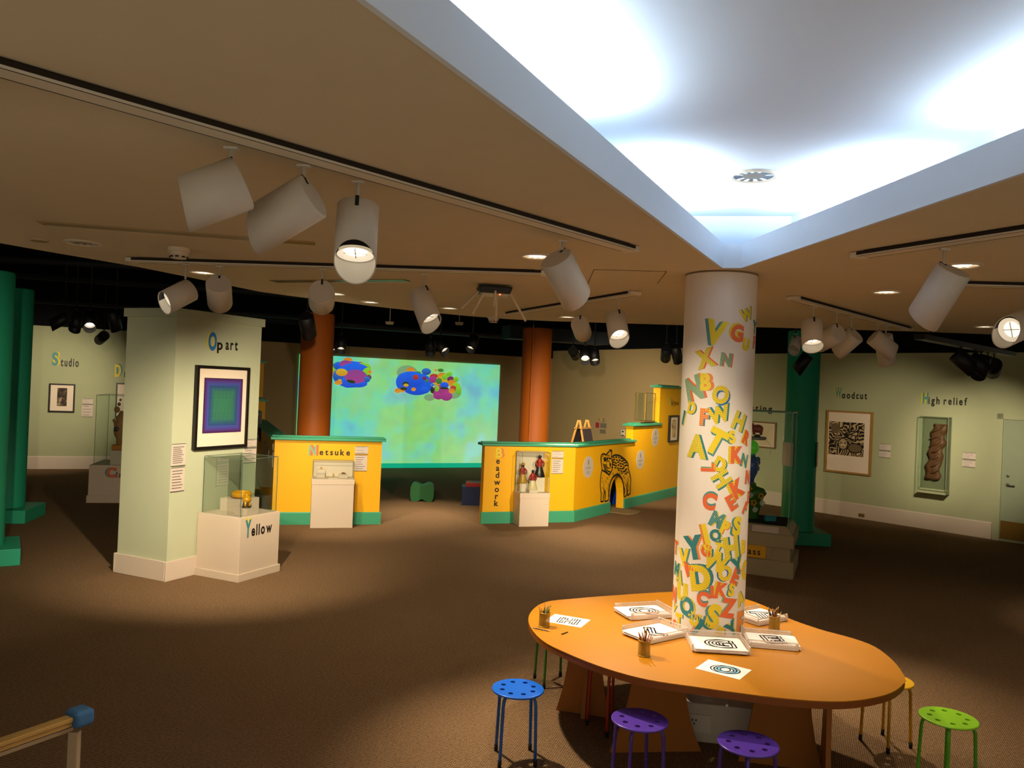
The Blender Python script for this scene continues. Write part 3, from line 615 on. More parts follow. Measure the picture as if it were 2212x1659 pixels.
column((.435, 14.55), .27, 3.46, ORN, 'burnt orange column behind the Beadwork partition', fin=True)

# ------------------------------------------------------------------ yellow partitions
YELP = mat('egg yellow partition paint', '#f0b000', .55, noise=.03); MINT = mat('mint green partition trim', '#3f9c77', .45, noise=.03)
YELS = mat('egg yellow edge paint', '#dc9a00', .55, noise=.03)
def partition(label, segs):
    """segs: (wall, base outline in (u,z), tiers [(u0,u1,ztop)], skirting runs [(u0,u1)], thickness)"""
    t = thing('partition_wall', label, 'partition', segs[0][0].p)
    for W, outl, tiers, skirt, th, in segs:
        rel = W.p - segs[0][0].p
        def put(o): o.location = rel; o.rotation_euler = (0, 0, W.rz); return o
        put(MB().prism(outl, 0, th, 'y').build('wall_board', YELP, t))
        for u0, u1, zt in tiers:
            mb = MB(); mb.prism([(-.06, zt), (-.06, zt + .03), (-.035, zt + .045), (th + .035, zt + .045), (th + .06, zt + .03), (th + .06, zt)], u0, u1, 'x')
            mb.box(((u0 + u1) / 2, th / 2, zt + .055), (u1 - u0 - .04, th * .5, .02)); put(mb.build('cap_moulding', MINT, t))
        for u0, u1 in skirt: put(MB().prism([(0, 0), (-.028, 0), (-.028, .185), (-.02, .2), (0, .2)], u0, u1, 'x').build('skirting', MINT, t))
    return t
# Netsuke side
NA = Wall((-3.765, 12.636), (-2.114, 13.074)); TH = .16
NB = Wall((-6.29, 19.17), (-3.765, 12.636))
zn = 1.37; l = NB.len
pn = partition('low yellow partition with mint cap, lettered Netsuke', [
    (NA, [(0, 0), (NA.len, 0), (NA.len, zn), (0, zn)], [(-.06, NA.len + .06, zn)], [(0, NA.len + .028)], TH),
    (NB, [(0, 0), (l, 0), (l, zn), (l - 4.95, zn), (l - 4.95, 1.82), (1.05, 1.82), (1.05, 2.68), (0, 2.68)], [(l - 5.01, l + .03, zn), (.99, l - 4.89, 1.82), (0, 1.11, 2.68)], [(0, l + .028)], TH)])
# Beadwork side
BA = Wall((-.42, 13.53), (1.19, 14.10)); BB = Wall((1.19, 14.10), (3.97, 18.45))
zb = 1.345; l = BB.len
ua0, ua1 = BB.uv(1316, 1095)[0], BB.uv(1346, 1095)[0]; za = BB.uv(1334, 1027)[1]
um = (ua0 + ua1) / 2; hw = (ua1 - ua0) / 2; zs = za - hw * 1.5
arch = [(ua0, 0)] + [(um - hw * cos(pi * k / 14), zs + (za - zs) * sin(pi * k / 14)) for k in range(15)] + [(ua1, 0)]
u2 = BB.uv(1368, 930)[0]; u3 = BB.uv(1425, 880)[0]; z2 = BB.uv(1368, 915)[1] - .05; z3 = BB.uv(1425, 832)[1] - .05
pb = partition('low yellow partition with mint cap, lettered Beadwork, with bear arch', [
    (BA, [(0, 0), (BA.len, 0), (BA.len, zb), (0, zb)], [(-.06, BA.len + .02, zb)], [(-.028, BA.len + .01)], TH),
    (BB, arch + [(l, 0), (l, z3), (u3, z3), (u3, z2), (u2, z2), (u2, zb), (0, zb), (0, 0)], [(-.02, u2 + .06, zb), (u2 - .06, u3 + .06, z2), (u3 - .06, l, z3)], [(0, ua0), (ua1, l)], TH)])
def frame_on(t, W):
    """matrix that takes a wall's local coordinates into the frame of thing t (unrotated)"""
    return Matrix.Translation(W.p - t.location) @ Matrix.Rotation(W.rz, 4, 'Z')
def child_on(o, t, W): o.matrix_local = frame_on(t, W); return o
def word_on(parent, W, initial, rest, pxi, pyi, hi, px, py, h, face, side, gap=None, vertical=False, label=None, spread=1.0, bold=.012, shift=(.16, 0), out=.003, end=None):
    """lettering on a wall: the initial's lower left corner at (pxi, pyi); rest starts at (px, py) on its baseline"""
    ui, vi = W.uv(pxi, pyi); u, v = W.uv(px, py); mb = MB(); fancy(mb, initial, hi, ui, vi, -out, 0, 1, shift, None if vertical else u - ui); mc = MB()
    fit = W.uv(end, py)[0] - u if end else None; bold = .028
    if vertical:
        for k, ch in enumerate(rest):
            vs, fs, wd = text_mesh(ch, bold); mc.add([(u - wd * h / 2 + a * h, -out, v - k * vertical + c * h) for a, c in vs], fs)
    else: put_text(mc, rest, h * 1.12, u, v, -out, 0, bold, spread, fit)
    if parent is None:
        t = thing('wall_lettering', label, 'lettering', W.at(ui, vi), W.rz, 'section names on the walls')
        M = Matrix.Translation((-ui, 0, -vi))
        for m_ in (mb, mc): m_.v = [tuple(M @ Vector(p)) for p in m_.v]
        mb.build('decorated_initial', [style(face), style(side)], t); mc.build('black_letters', BLACK, t); return t
    a = child_on(mb.build('decorated_initial', [style(face), style(side)], parent), parent, W); bq = child_on(mc.build('black_letters', BLACK, parent), parent, W)
word_on(pn, NA, 'N', 'etsuke', 666.5, 982.5, .165, 690, 982.5, .088, 'Td', 'O', spread=1.75, shift=(.28, 0), end=756)
word_on(pb, BA, 'B', 'eadwork', 1070, 988, .165, 1075.5, 1001.5, .105, 'Y', 'Oh', vertical=.122, bold=.018, shift=(.25, 0))
word_on(pb, BB, 'U', 'kiyo-e', 1445, 876, .19, 1450.5, 875.5, .12, 'Y', 'T', spread=1.1, end=1465)

# bear print round the arch (positions read from the enlarged photograph)
def bz(x, y): return BB.uv(1240 + x / 9.217, 940 + y / 9.217)
mb = MB()
def bs(pts, w=.022, closed=False, tap=True):
    w *= 1.4; P = [bz(*p) for p in pts]; k = len(P); ww = [w * (1 if (not tap or closed) else (.35 + .65 * sin(pi * (i + .35) / (k - .3)))) for i in range(k)]
    mb.stroke(P, ww, 0, .002, closed=closed)
def smooth(pts, n=6, closed=False):
    out = []; k = len(pts)
    for i in range(k if closed else k - 1):
        p0, p1, p2, p3 = (pts[(i - 1) % k] if closed or i > 0 else pts[0]), pts[i], pts[(i + 1) % k], (pts[(i + 2) % k] if closed or i + 2 < k else pts[-1])
        for j in range(n):
            q = j / n; out.append(tuple(.5 * (2 * p1[a] + (p2[a] - p0[a]) * q + (2 * p0[a] - 5 * p1[a] + 4 * p2[a] - p3[a]) * q * q + (3 * p1[a] - p0[a] - 3 * p2[a] + p3[a]) * q ** 3) for a in range(len(p1))))
    if not closed: out.append(pts[-1])
    return out
bs(smooth([(745, 440), (790, 405), (840, 397), (910, 412), (980, 460), (1040, 520), (1075, 580), (1080, 660), (1105, 760), (1128, 860), (1125, 960), (1122, 1060), (1118, 1150), (1090, 1180), (1060, 1190), (1062, 1120), (1068, 1020), (1060, 920)]), .026, tap=False)
bs(smooth([(555, 690), (540, 760), (528, 860), (522, 980), (528, 1080), (540, 1190), (532, 1310), (560, 1320), (582, 1310), (590, 1230), (600, 1150), (590, 1050)]), .024, tap=False)
bs(smooth([(620, 1090), (625, 1200), (612, 1310), (650, 1310), (680, 1290), (690, 1230)]), .022, tap=False)
bs(smooth([(985, 1010), (1010, 1100), (990, 1220), (1020, 1215), (1045, 1190), (1050, 1100), (1030, 960)]), .02, tap=False)
bs(smooth([(690, 1230), (698, 1080), (720, 950), (760, 860), (810, 805), (855, 785), (900, 805), (940, 855), (968, 930), (985, 1020), (992, 1210)]), .034, tap=False)
bs(smooth([(560, 690), (548, 600), (535, 520), (530, 450), (545, 400), (575, 375), (610, 380), (630, 395), (660, 360), (690, 335), (700, 310), (725, 298), (750, 310), (752, 350), (742, 400), (750, 460), (760, 560), (760, 660), (740, 720), (715, 770), (690, 780), (650, 755), (600, 720)], closed=True), .024, True)
bs(smooth([(555, 520), (548, 460), (565, 420), (590, 415)]), .016); bs(smooth([(718, 345), (728, 325), (740, 335), (735, 375)]), .016)
for a, bq in (((640, 470), (690, 455)), ((600, 520), (660, 480)), ((690, 470), (735, 480))): bs(smooth([a, ((a[0] + bq[0]) / 2, a[1] - 12), bq]), .02)
bs(smooth([(640, 560), (655, 520), (690, 515), (720, 560), (725, 620), (700, 660), (660, 640), (640, 600)], closed=True), .014, True)
bs([(700, 575), (735, 580), (732, 605), (705, 610)], .03); bs([(640, 490), (665, 478), (672, 492)], .026); bs([(700, 470), (722, 465), (730, 478)], .026)
for k in range(7): bs(smooth([(565 + k * 6, 560 + k * 26), (610 + k * 8, 590 + k * 26), (655 + k * 4, 585 + k * 24)]), .013)
for k in range(5): bs(smooth([(575 + k * 4, 455 + k * 18), (610, 448 + k * 18), (640, 430 + k * 16)]), .013)
for k in range(4): bs(smooth([(640 + k * 18, 380 + k * 4), (655 + k * 16, 405), (660 + k * 18, 440)]), .012)
for k in range(6): bs([(655 + k * 14, 690 + k * 8), (680 + k * 12, 730), (712 + k * 4, 742)], .01)
rb = random.Random(4)
for x, y in [(790, 450), (840, 440), (890, 445), (940, 465), (990, 500), (1030, 550), (800, 490), (850, 500), (905, 500), (955, 520), (1000, 550), (1050, 600), (790, 540), (830, 560), (880, 540), (920, 570), (970, 580), (1020, 610), (790, 590), (830, 610), (885, 600), (935, 620), (990, 640), (1040, 680), (820, 650), (870, 660), (920, 670), (970, 670), (1020, 710), (1060, 740), (890, 700), (940, 715), (990, 730), (950, 760), (1030, 770), (760, 640), (770, 500), (770, 580)]:
    dx, dy = rb.uniform(16, 26), rb.uniform(-2, 12); bs([(x - dx, y - dy * .6), (x, y - 4), (x + dx, y + dy)], .024)
for k in range(46):
    x = rb.choice([rb.uniform(545, 720), rb.uniform(545, 690), rb.uniform(760, 920)]); y = rb.uniform(760, 1230) if x < 700 else rb.uniform(720, 800)
    if x > 600 and y > 900 and x > 700 - (y - 900) * .05: continue
    L = rb.uniform(25, 60); bs([(x, y), (x + rb.uniform(-5, 5), y + L / 2), (x - 4, y + L)], .012)
for k in range(26):
    x = rb.uniform(950, 1110); y = rb.uniform(800, 1120)
    if x < 960 + (y - 800) * .1: continue
    L = rb.uniform(25, 55); bs([(x, y), (x + rb.uniform(-3, 6), y + L / 2), (x + 3, y + L)], .012)
child_on(mb.build('bear_print', BLACK, pb), pb, BB)
# oval signs
OVAL = mat('oval sign grey', '#c9bcae', .6, noise=.02); INK = mat('grey ink', '#6b6259', .7, noise=.02)
def oval_sign(W, x, y, wp, hp, label):
    u, v = W.uv(x, y); a = (W.uv(x + wp / 2, y)[0] - W.uv(x - wp / 2, y)[0]) / 2; h = (W.uv(x, y - hp / 2)[1] - W.uv(x, y + hp / 2)[1]) / 2; a = min(a, h * 1.02)
    t = thing('oval_wall_sign', label, 'sign', W.at(u, v), W.rz, 'round signs on the yellow partition')
    MB().prism([(a * cos(2 * pi * k / 40), h * sin(2 * pi * k / 40)) for k in range(40)], -.003, 0, 'y').build('sign_disc', OVAL, t)
    mb = MB(); s = h
    for p in ([(-.12, .72), (.02, .45), (.12, .15)], [(.14, .74), (.02, .45), (-.14, .15)], [(-.1, .48), (0, .55), (.12, .46)], [(-.14, .4), (.0, .34), (.14, .4)]): mb.stroke([(q[0] * s * 1.1, q[1] * s) for q in p], s * .05, -.003)
    for k, wl in enumerate((.8, .74, 0, .5, .52)):
        if wl: mb.box((0, -.0035, -.02 * s - k * .14 * s), (wl * a * 1.3, .001, .035 * s))
    mb.build('printed_mark', INK, t)
oval_sign(BB, 1270.5, 1009, 21.5, 47, 'round grey sign between the Beadwork case and the bear'); oval_sign(BB, 1383, 993, 17, 42, 'round grey sign to the right of the bear'); oval_sign(BB, 1415.5, 945, 15, 40, 'round grey sign high on the partition near the tall step')
# ------------------------------------------------------------------ pale pillar and its case
PA = Vector((-.9078, .4194)); PB = Vector((.4194, .9078)); P0 = Vector((-3.83, 8.93))
PW = Wall(P0, P0 + PB)                                 # right hand face of the pillar
PLen, PLeft, PH = 1.36, .80, 3.105
SAGE2 = mat('pale sage pillar paint', '#b9bea0', .7, spec=.25, noise=.03)
t = pil = thing('square_pillar', 'pale sage square pillar lettered Op art, with white skirting and flat cap', 'pillar', (P0.x, P0.y, 0), PW.rz)
MB().box((PLen / 2, PLeft / 2, 1.53), (PLen, PLeft, 3.06)).build('shaft', SAGE2, t)
bevel(MB().box((PLen / 2, PLeft / 2, PH - .05), (PLen + .06, PLeft + .06, .1)).build('flat_cap', SAGE2, t), .004)
mb = MB(); h = .226
for c, d in (((PLen / 2, -.014, h / 2), (PLen + .056, .028, h)), ((PLen / 2, PLeft + .014, h / 2), (PLen + .056, .028, h)), ((-.014, PLeft / 2, h / 2), (.028, PLeft, h)), ((PLen + .014, PLeft / 2, h / 2), (.028, PLeft, h))): mb.box(c, d)
bevel(mb.build('skirting', WHITE, t), .005)
def on_face(o, t): return o
mb = MB(); ui, vi = PW.uv(443, 754); fancy(mb, 'O', .21, ui, vi, -.003, 0, 1, (-.2, .02), PW.uv(468, 754)[0] - ui); mb.build('decorated_initial', [style('B'), style('Yh')], t)
for wd_, xa_, xb_ in (('p', 468.5, 480.5), ('art', 486.5, 513)):
    mb = MB(); u, v = PW.uv(xa_, 754.5); put_text(mb, wd_, .13, u, v, -.003, 0, .03, 1.45, PW.uv(xb_, 754.5)[0] - u); mb.build('black_letters', BLACK, t)

PAPERC = mat('label card', '#cfc0b4', .7, noise=.02); CARDEDGE = mat('label card edge', '#55504a', .6)
def wall_card(W, x0, y0, x1, y1, label, lines=6, group='text cards beside the works', rel=None):
    """text card by its corner pixels on a wall; printed lines are plain grey bars"""
    a, bq = W.uv(x0, (y0 + y1) / 2)[0], W.uv(x1, (y0 + y1) / 2)[0]; xm = (x0 + x1) / 2
    vt, vb = W.uv(xm, y0)[1], W.uv(xm, y1)[1]; wd, hh = bq - a, vt - vb
    t = thing('text_card', label, 'label card', W.at((a + bq) / 2, vb), W.rz, group)
    MB().box((0, -.004, hh / 2), (wd, .007, hh)).build('card', PAPERC, t)
    MB().box((0, -.005, 0), (wd, .009, .008)).box((0, -.005, hh), (wd, .009, .006)).build('card_edge', CARDEDGE, t)
    mb = MB(); rr = random.Random(len(label) * 7 + lines)
    for k in range(lines):
        L = wd * rr.uniform(.45, .82); z = hh * (.86 - .72 * k / max(1, lines - 1)) if lines > 1 else hh * .6
        mb.box((-wd * .42 + L / 2, -.0085, z), (L, .001, min(.012, hh * .035)))
    mb.build('printed_lines', INK, t); return t
wall_card(PW, 370, 959, 400, 1006, 'tall text card on the pillar left of the Op art print', 9); wall_card(PW, 368, 1010, 397, 1061, 'lower text card on the pillar, under the tall one', 7)
wall_card(PW, 528, 949, 553, 966, 'small text card at the right of the Op art print, topmost', 3); wall_card(PW, 526, 969, 552, 999, 'lower text card at the right of the Op art print, behind the glass', 5)

# framed prints
FBLK = mat('black frame', '#17120f', .4, noise=.05); FOAK = mat('pale oak frame', '#a27a3c', .5, noise=.15, nscale=30); MAT_ = mat('cream mount board', '#e6d5c0', .8, noise=.01)
def print_mat(name, build):
    m = mat(name, '#ffffff', .7, noise=0); nt = m.node_tree; bb = nt.nodes['Principled BSDF']; tc = nt.nodes.new('ShaderNodeTexCoord'); build(nt, tc, bb); return m
def _ramp(nt, stops, inter='LINEAR'):
    r = nt.nodes.new('ShaderNodeValToRGB'); r.color_ramp.interpolation = inter; e = r.color_ramp.elements
    while len(e) > 1: e.remove(e[-1])
    e[0].position = stops[0][0]; e[0].color = lin(stops[0][1])
    for p, c in stops[1:]: n = e.new(p); n.color = lin(c)
    return r
def M_(nt, op, a, bq=None):
    n = nt.nodes.new('ShaderNodeMath'); n.operation = op
    for i, q in enumerate((a, bq)):
        if q is None: continue
        if isinstance(q, (int, float)): n.inputs[i].default_value = q
        else: nt.links.new(q, n.inputs[i])
    return n.outputs[0]
def nested_squares(nt, tc, bb):
    sp = nt.nodes.new('ShaderNodeSeparateXYZ'); nt.links.new(tc.outputs['Generated'], sp.inputs[0])
    ax = M_(nt, 'ABSOLUTE', M_(nt, 'SUBTRACT', sp.outputs[0], .5)); az = M_(nt, 'ABSOLUTE', M_(nt, 'SUBTRACT', sp.outputs[2], .5))
    d = M_(nt, 'MULTIPLY', M_(nt, 'MAXIMUM', ax, az), 2)
    r = _ramp(nt, [(0, '#3f9a58'), (.5, '#3f8f62'), (.62, '#2f6f86'), (.72, '#34529a'), (.85, '#463a8c'), (.93, '#4a2468'), (1, '#3a1238')]); nt.links.new(d, r.inputs[0])
    gx = M_(nt, 'ABSOLUTE', M_(nt, 'SUBTRACT', M_(nt, 'FRACT', M_(nt, 'MULTIPLY', sp.outputs[0], 34)), .5)); gz = M_(nt, 'ABSOLUTE', M_(nt, 'SUBTRACT', M_(nt, 'FRACT', M_(nt, 'MULTIPLY', sp.outputs[2], 40)), .5))
    g = M_(nt, 'GREATER_THAN', M_(nt, 'MAXIMUM', gx, gz), .33); ins = M_(nt, 'LESS_THAN', d, .74); g = M_(nt, 'MULTIPLY', M_(nt, 'MULTIPLY', g, ins), .9)
    mx = nt.nodes.new('ShaderNodeMix'); mx.data_type = 'RGBA'; nt.links.new(g, mx.inputs[0]); nt.links.new(r.outputs[0], mx.inputs[6]); mx.inputs[7].default_value = lin('#1a2a52'); nt.links.new(mx.outputs[2], bb.inputs['Base Color'])
def carved(dark, light, sc, dist, thr=.5):
    def f(nt, tc, bb):
        n = nt.nodes.new('ShaderNodeTexNoise'); n.inputs['Scale'].default_value = sc; n.inputs['Detail'].default_value = 1.5; nt.links.new(tc.outputs['Object'], n.inputs['Vector'])
        fr = M_(nt, 'FRACT', M_(nt, 'MULTIPLY', n.outputs['Fac'], dist)); r = _ramp(nt, [(0, dark), (thr, light)], 'CONSTANT'); nt.links.new(fr, r.inputs[0]); nt.links.new(r.outputs[0], bb.inputs['Base Color'])
    return f
def blotchy(stops, sc):
    def f(nt, tc, bb):
        n = nt.nodes.new('ShaderNodeTexNoise'); n.inputs['Scale'].default_value = sc; n.inputs['Detail'].default_value = 4; nt.links.new(tc.outputs['Object'], n.inputs['Vector'])
        r = _ramp(nt, stops); nt.links.new(n.outputs['Fac'], r.inputs[0]); nt.links.new(r.outputs[0], bb.inputs['Base Color'])
    return f
def framed(W, px, art, label, fm=FBLK, fw=.03, depth=.05, am=None, extra=None):
    """px: frame corner pixels (left top, right bottom) and art: inner picture corner pixels"""
    (x0, y0), (x1, y1) = px; xm, ym = (x0 + x1) / 2, (y0 + y1) / 2
    a, bq = W.uv(x0, ym)[0], W.uv(x1, ym)[0]; vt, vb = W.uv(xm, y0)[1], W.uv(xm, y1)[1]; wd, hh = bq - a, vt - vb; uc = (a + bq) / 2
    t = thing('framed_print', label, 'picture', W.at(uc, vb), W.rz, 'framed works on the walls')
    mb = MB(); D = depth
    for c, d in (((0, -D / 2, fw / 2), (wd, D, fw)), ((0, -D / 2, hh - fw / 2), (wd, D, fw)), ((-wd / 2 + fw / 2, -D / 2, hh / 2), (fw, D, hh - 2 * fw)), ((wd / 2 - fw / 2, -D / 2, hh / 2), (fw, D, hh - 2 * fw))): mb.box(c, d)
    mb.build('frame', fm, t)
    MB().box((0, -D * .35, hh / 2), (wd - 2 * fw + .002, D * .5, hh - 2 * fw + .002)).build('mount_board', MAT_, t)
    (ax0, ay0), (ax1, ay1) = art; axm, aym = (ax0 + ax1) / 2, (ay0 + ay1) / 2
    au0, au1 = W.uv(ax0, aym)[0] - uc, W.uv(ax1, aym)[0] - uc; av1, av0 = W.uv(axm, ay0)[1] - vb, W.uv(axm, ay1)[1] - vb
    o = MB().box((0, 0, 0), (au1 - au0, .004, av1 - av0)).build('artwork', am, t); o.location = ((au0 + au1) / 2, -D * .6 - .003, (av0 + av1) / 2)
    if extra: extra(o, au1 - au0, av1 - av0)
    return t
framed(PW, ((417, 791), (531, 968)), ((435, 817), (518, 934)), 'tall print of nested green and violet squares in a black frame, on the pillar', am=print_mat('nested colour squares', nested_squares), fw=.035)
framed(WL, ((106, 829), (162, 890)), ((124, 838), (145, 877)), 'small dark print in a black frame under the word Studio', am=print_mat('dark etching', blotchy([(.35, '#1b140f'), (.55, '#4a3a2a'), (.7, '#b9a284')], 9)), fw=.03)
framed(WL, ((250, 828), (322, 902)), ((268, 840), (308, 890)), 'black framed picture half hidden behind the pale pillar', am=print_mat('pale drawing', blotchy([(.3, '#b8a488'), (.7, '#e2cfb4')], 5)), fw=.03)
def woodcut_shapes(o, wd, hh):
    mb = MB(); ol = MAT_
    def el(cx, cz, rx, rz, w, n=28, a0=0, a1=2 * pi): mb.stroke([(cx + rx * cos(a0 + (a1 - a0) * k / n), cz + rz * sin(a0 + (a1 - a0) * k / n)) for k in range(n + 1)], w, -.0022)
    mb2 = MB()
    def fl(cx, cz, rx, rz, m=0, y=-.0022): mb2.prism([(cx + rx * cos(2 * pi * k / 28), cz + rz * sin(2 * pi * k / 28)) for k in range(28)], y - .0004, y, 'y', m)
    fl(-.08 * wd, -.16 * hh, .13 * wd, .17 * hh); el(-.08 * wd, -.16 * hh, .13 * wd, .17 * hh, .02); el(-.08 * wd, -.17 * hh, .09 * wd, .13 * hh, .008)
    for s in (-1, 1): el((-.08 + s * .045) * wd, -.13 * hh, .022 * wd, .02 * hh, .012)
    el(-.08 * wd, -.24 * hh, .03 * wd, .012 * hh, .01)
    for z, ln in ((.28, .52), (.16, .5), (.04, .5)): mb.stroke(smooth([(-.1 * wd, (z + .1) * hh), (.08 * wd, z * hh), (.25 * wd, (z - .05) * hh), (.46 * wd, (z - .03) * hh)]), .022, -.0022)
    fl(.26 * wd, -.26 * hh, .2 * wd, .14 * hh, 1, -.0018); el(.26 * wd, -.26 * hh, .2 * wd, .14 * hh, .02)
    fl(-.33 * wd, .3 * hh, .12 * wd, .15 * hh, 1, -.0018)
    for k in range(5): mb.stroke(smooth([(-.48 * wd, (-.1 - k * .06) * hh), (-.38 * wd, (-.06 - k * .07) * hh), (-.26 * wd, (-.1 - k * .06) * hh)]), .018, -.0022)
    mb2.build('pale_shapes', [mat('woodcut paper', '#cdb48a', .8), mat('woodcut grey', '#6f5c40', .8, noise=.4, nscale=40)], o); mb.build('black_cuts', BLACK, o)
framed(WS, ((1786, 888), (1885, 1023)), ((1792, 912), (1868, 984)), 'large black and tan woodcut print in a pale oak frame', fm=FOAK, fw=.035, am=print_mat('woodcut ground', carved('#17110c', '#bfa67c', 3.0, 16, .55)), extra=woodcut_shapes)
framed(WS, ((1618, 911), (1678, 967)), ((1624, 916), (1672, 961)), 'white embossed paper relief in a brown wooden frame behind the glass case', fm=mat('brown wood frame', '#7c5a2c', .5, noise=.15), fw=.03, am=print_mat('embossed paper', blotchy([(.3, '#cbb795'), (.7, '#dcc9a8')], 4)))
framed(BB, ((1443, 897), (1462, 954)), ((1448, 907), (1457, 944)), 'narrow print in a dark frame under the lettering on the tall yellow step', am=print_mat('sepia print', blotchy([(.35, '#6a4f2e'), (.5, '#c7a877'), (.75, '#dcc394')], 7)), fw=.035)
framed(NB, ((556, 886), (565, 950)), ((558, 896), (563, 940)), 'dark framed work seen edge on along the Netsuke partition', am=print_mat('dim picture', blotchy([(.3, '#3c2f1e'), (.7, '#7c6640')], 5)), fw=.04)
for k, (x0, y0, x1, y1) in enumerate(((571, 953, 574, 985), (578, 966, 581, 998), (588.5, 957, 590.5, 972), (588, 975, 590, 1010))):
    wall_card(NB, x0, y0, x1, y1, ('text card farthest along the side of the Netsuke partition', 'text card halfway along the side of the Netsuke partition', 'upper text card near the corner of the Netsuke partition', 'lower text card near the corner of the Netsuke partition')[k], 2)
wall_card(NA, 767, 964.5, 795.5, 980.5, 'small text card right of the word Netsuke', 3); wall_card(NA, 765.5, 983.5, 793, 1017, 'larger text card right of the Netsuke case', 6)
wall_card(BA, 1192.5, 974.5, 1217, 989, 'small text card high on the right of the Beadwork case', 3); wall_card(BA, 1191.5, 991.5, 1216, 1023, 'larger text card right of the Beadwork case', 6)
wall_card(WL, 178, 861, 201, 873, 'upper text card beside the small Studio print', 3); wall_card(WL, 176.5, 874, 200.5, 900, 'lower text card beside the small Studio print', 4)
wall_card(WS, 1900, 959, 1924, 973, 'upper text card right of the Woodcut print', 4); wall_card(WS, 1899, 974.5, 1923.5, 988.5, 'lower text card right of the Woodcut print', 4)
wall_card(WS, 2080, 978, 2108, 992, 'upper text card right of the High relief box', 4); wall_card(WS, 2079, 994, 2107, 1009, 'lower text card right of the High relief box', 4)
wall_card(WS, 1692, 942, 1713.5, 953, 'upper text card behind the glass case', 3); wall_card(WS, 1691, 955, 1713, 983, 'lower text card behind the glass case', 5)
word_on(None, WL, 'S', 'tudio', 111.5, 788, .30, 131, 790.5, .175, 'Th', 'Yh', spread=1.6, bold=.012, label='black word Studio with a teal and yellow initial, above the small print', shift=(.14, .03), end=170)
word_on(None, WL, 'D', 'rawing', 247.5, 812.5, .29, 268, 814, .17, 'Yh', 'T', spread=1.5, label='yellow and teal initial D half hidden by the pale pillar', shift=(.22, .05))
word_on(None, WS, 'W', 'oodcut', 1799, 858, .21, 1818.5, 860, .125, 'Th', 'Yd', spread=1.8, bold=.014, label='black word Woodcut above the oak framed print', shift=(-.2, 0), end=1873)
word_on(None, WS, 'H', 'igh relief', 1987, 870, .20, 2005.5, 872, .125, 'Th', 'Yd', spread=1.75, bold=.014, label='black words High relief above the glass fronted box', shift=(-.25, 0), end=2089)
word_on(None, WS, 'C', 'asting', 1588, 884, .21, 1611, 886.5, .125, 'Yh', 'T', spread=1.6, bold=.014, label='black lettering ending in ting, seen through the top of the glass case', shift=(.2, 0), end=1668)
# carved relief in its box
u0, v0 = WS.uv(1990, 1062); u1, v1 = WS.uv(2058, 902); wd, hh = u1 - u0, v1 - v0; uc = (u0 + u1) / 2
PANE = glass('case glass', refl=.4); PEDGE = mat('case glass edge', '#4d5c50', .3, noise=.02, alpha=1)
def glass_box(mb, x0, x1, y0, y1, z0, z1, e=.006, open_back=False):
    """thin panes (slot 0) with darker polished edges (slot 1)"""
    mb.quad((x0, y0, z0), (x1, y0, z0), (x1, y0, z1), (x0, y0, z1)); mb.quad((x0, y0, z0), (x0, y1, z0), (x0, y1, z1), (x0, y0, z1)); mb.quad((x1, y0, z0), (x1, y1, z0), (x1, y1, z1), (x1, y0, z1))
    mb.quad((x0, y0, z1), (x1, y0, z1), (x1, y1, z1), (x0, y1, z1))
    if not open_back: mb.quad((x0, y1, z0), (x1, y1, z0), (x1, y1, z1), (x0, y1, z1))
    for x in (x0, x1):
        for y in (y0, y1): mb.box((x, y, (z0 + z1) / 2), (e, e, z1 - z0), 1)
        mb.box((x, (y0 + y1) / 2, z1), (e, y1 - y0, e), 1)
    for y in (y0, y1): mb.box(((x0 + x1) / 2, y, z1), (x1 - x0, e, e), 1)
t = thing('relief_display_box', 'shallow clear box on the wall under the words High relief', 'display case', WS.at(uc, v0), WS.rz)
MB().box((0, -.015, hh / 2), (wd - .02, .03, hh - .02)).build('back_board', SAGE, t)
MB().box((0, -.12, .03), (wd, .2, .04)).box((0, -.08, .075), (wd * .95, .1, .03)).build('bottom_ledge', SAGE, t)
mb = MB(); glass_box(mb, -wd / 2, wd / 2, -.2, -.03, 0, hh, .007); mb.build('glass_cover', [PANE, mat('pale pane edge', '#8f9b7c', .3)], t)
ux, vx = WS.uv(2022, 1035); uy, vy = WS.uv(2030, 916); L = vy - vx
W_ = mat('carved dark wood', '#5a3a22', .55, noise=.35, nscale=14, bump=.5, bscale=30)
t2 = thing('carved_relief', 'dark twisting carved wooden panel inside the clear wall box', 'carving', WS.at((ux + uy) / 2, vx), WS.rz)
mb = MB(); n = 24; vs = []; fs = []
for i in range(n + 1):
    z = L * i / n; off = (i / n - .5) * .12 + .02 * sin(i * .9); hw = .12 + .012 * sin(i * 1.3)
    for k, (a, y) in enumerate(((-1, -.05), (-1, -.11), (-.5, -.13 - .025 * sin(i * 1.1)), (0, -.12 + .03 * sin(i * 1.1 + 1)), (.5, -.13 - .025 * sin(i * 1.1 + 2.5)), (1, -.11), (1, -.05))): vs.append((off + a * hw, y, z))
for i in range(n):
    for k in range(6): fs.append((i * 7 + k, i * 7 + k + 1, (i + 1) * 7 + k + 1, (i + 1) * 7 + k))
mb.add(vs, fs + [tuple(range(7)), tuple(reversed(range(n * 7, n * 7 + 7)))], 0, None, True)
for s in range(7):
    z = L * (.1 + s * .125); mb.tube(smooth([(-.08 + .03 * sin(s), -.135, z), (.02, -.16, z + .05), (.09, -.135, z + .13)], 5), [.008 + .014 * sin(pi * i / 10) for i in range(11)], 8)
mb.build('carved_body', W_, t2)

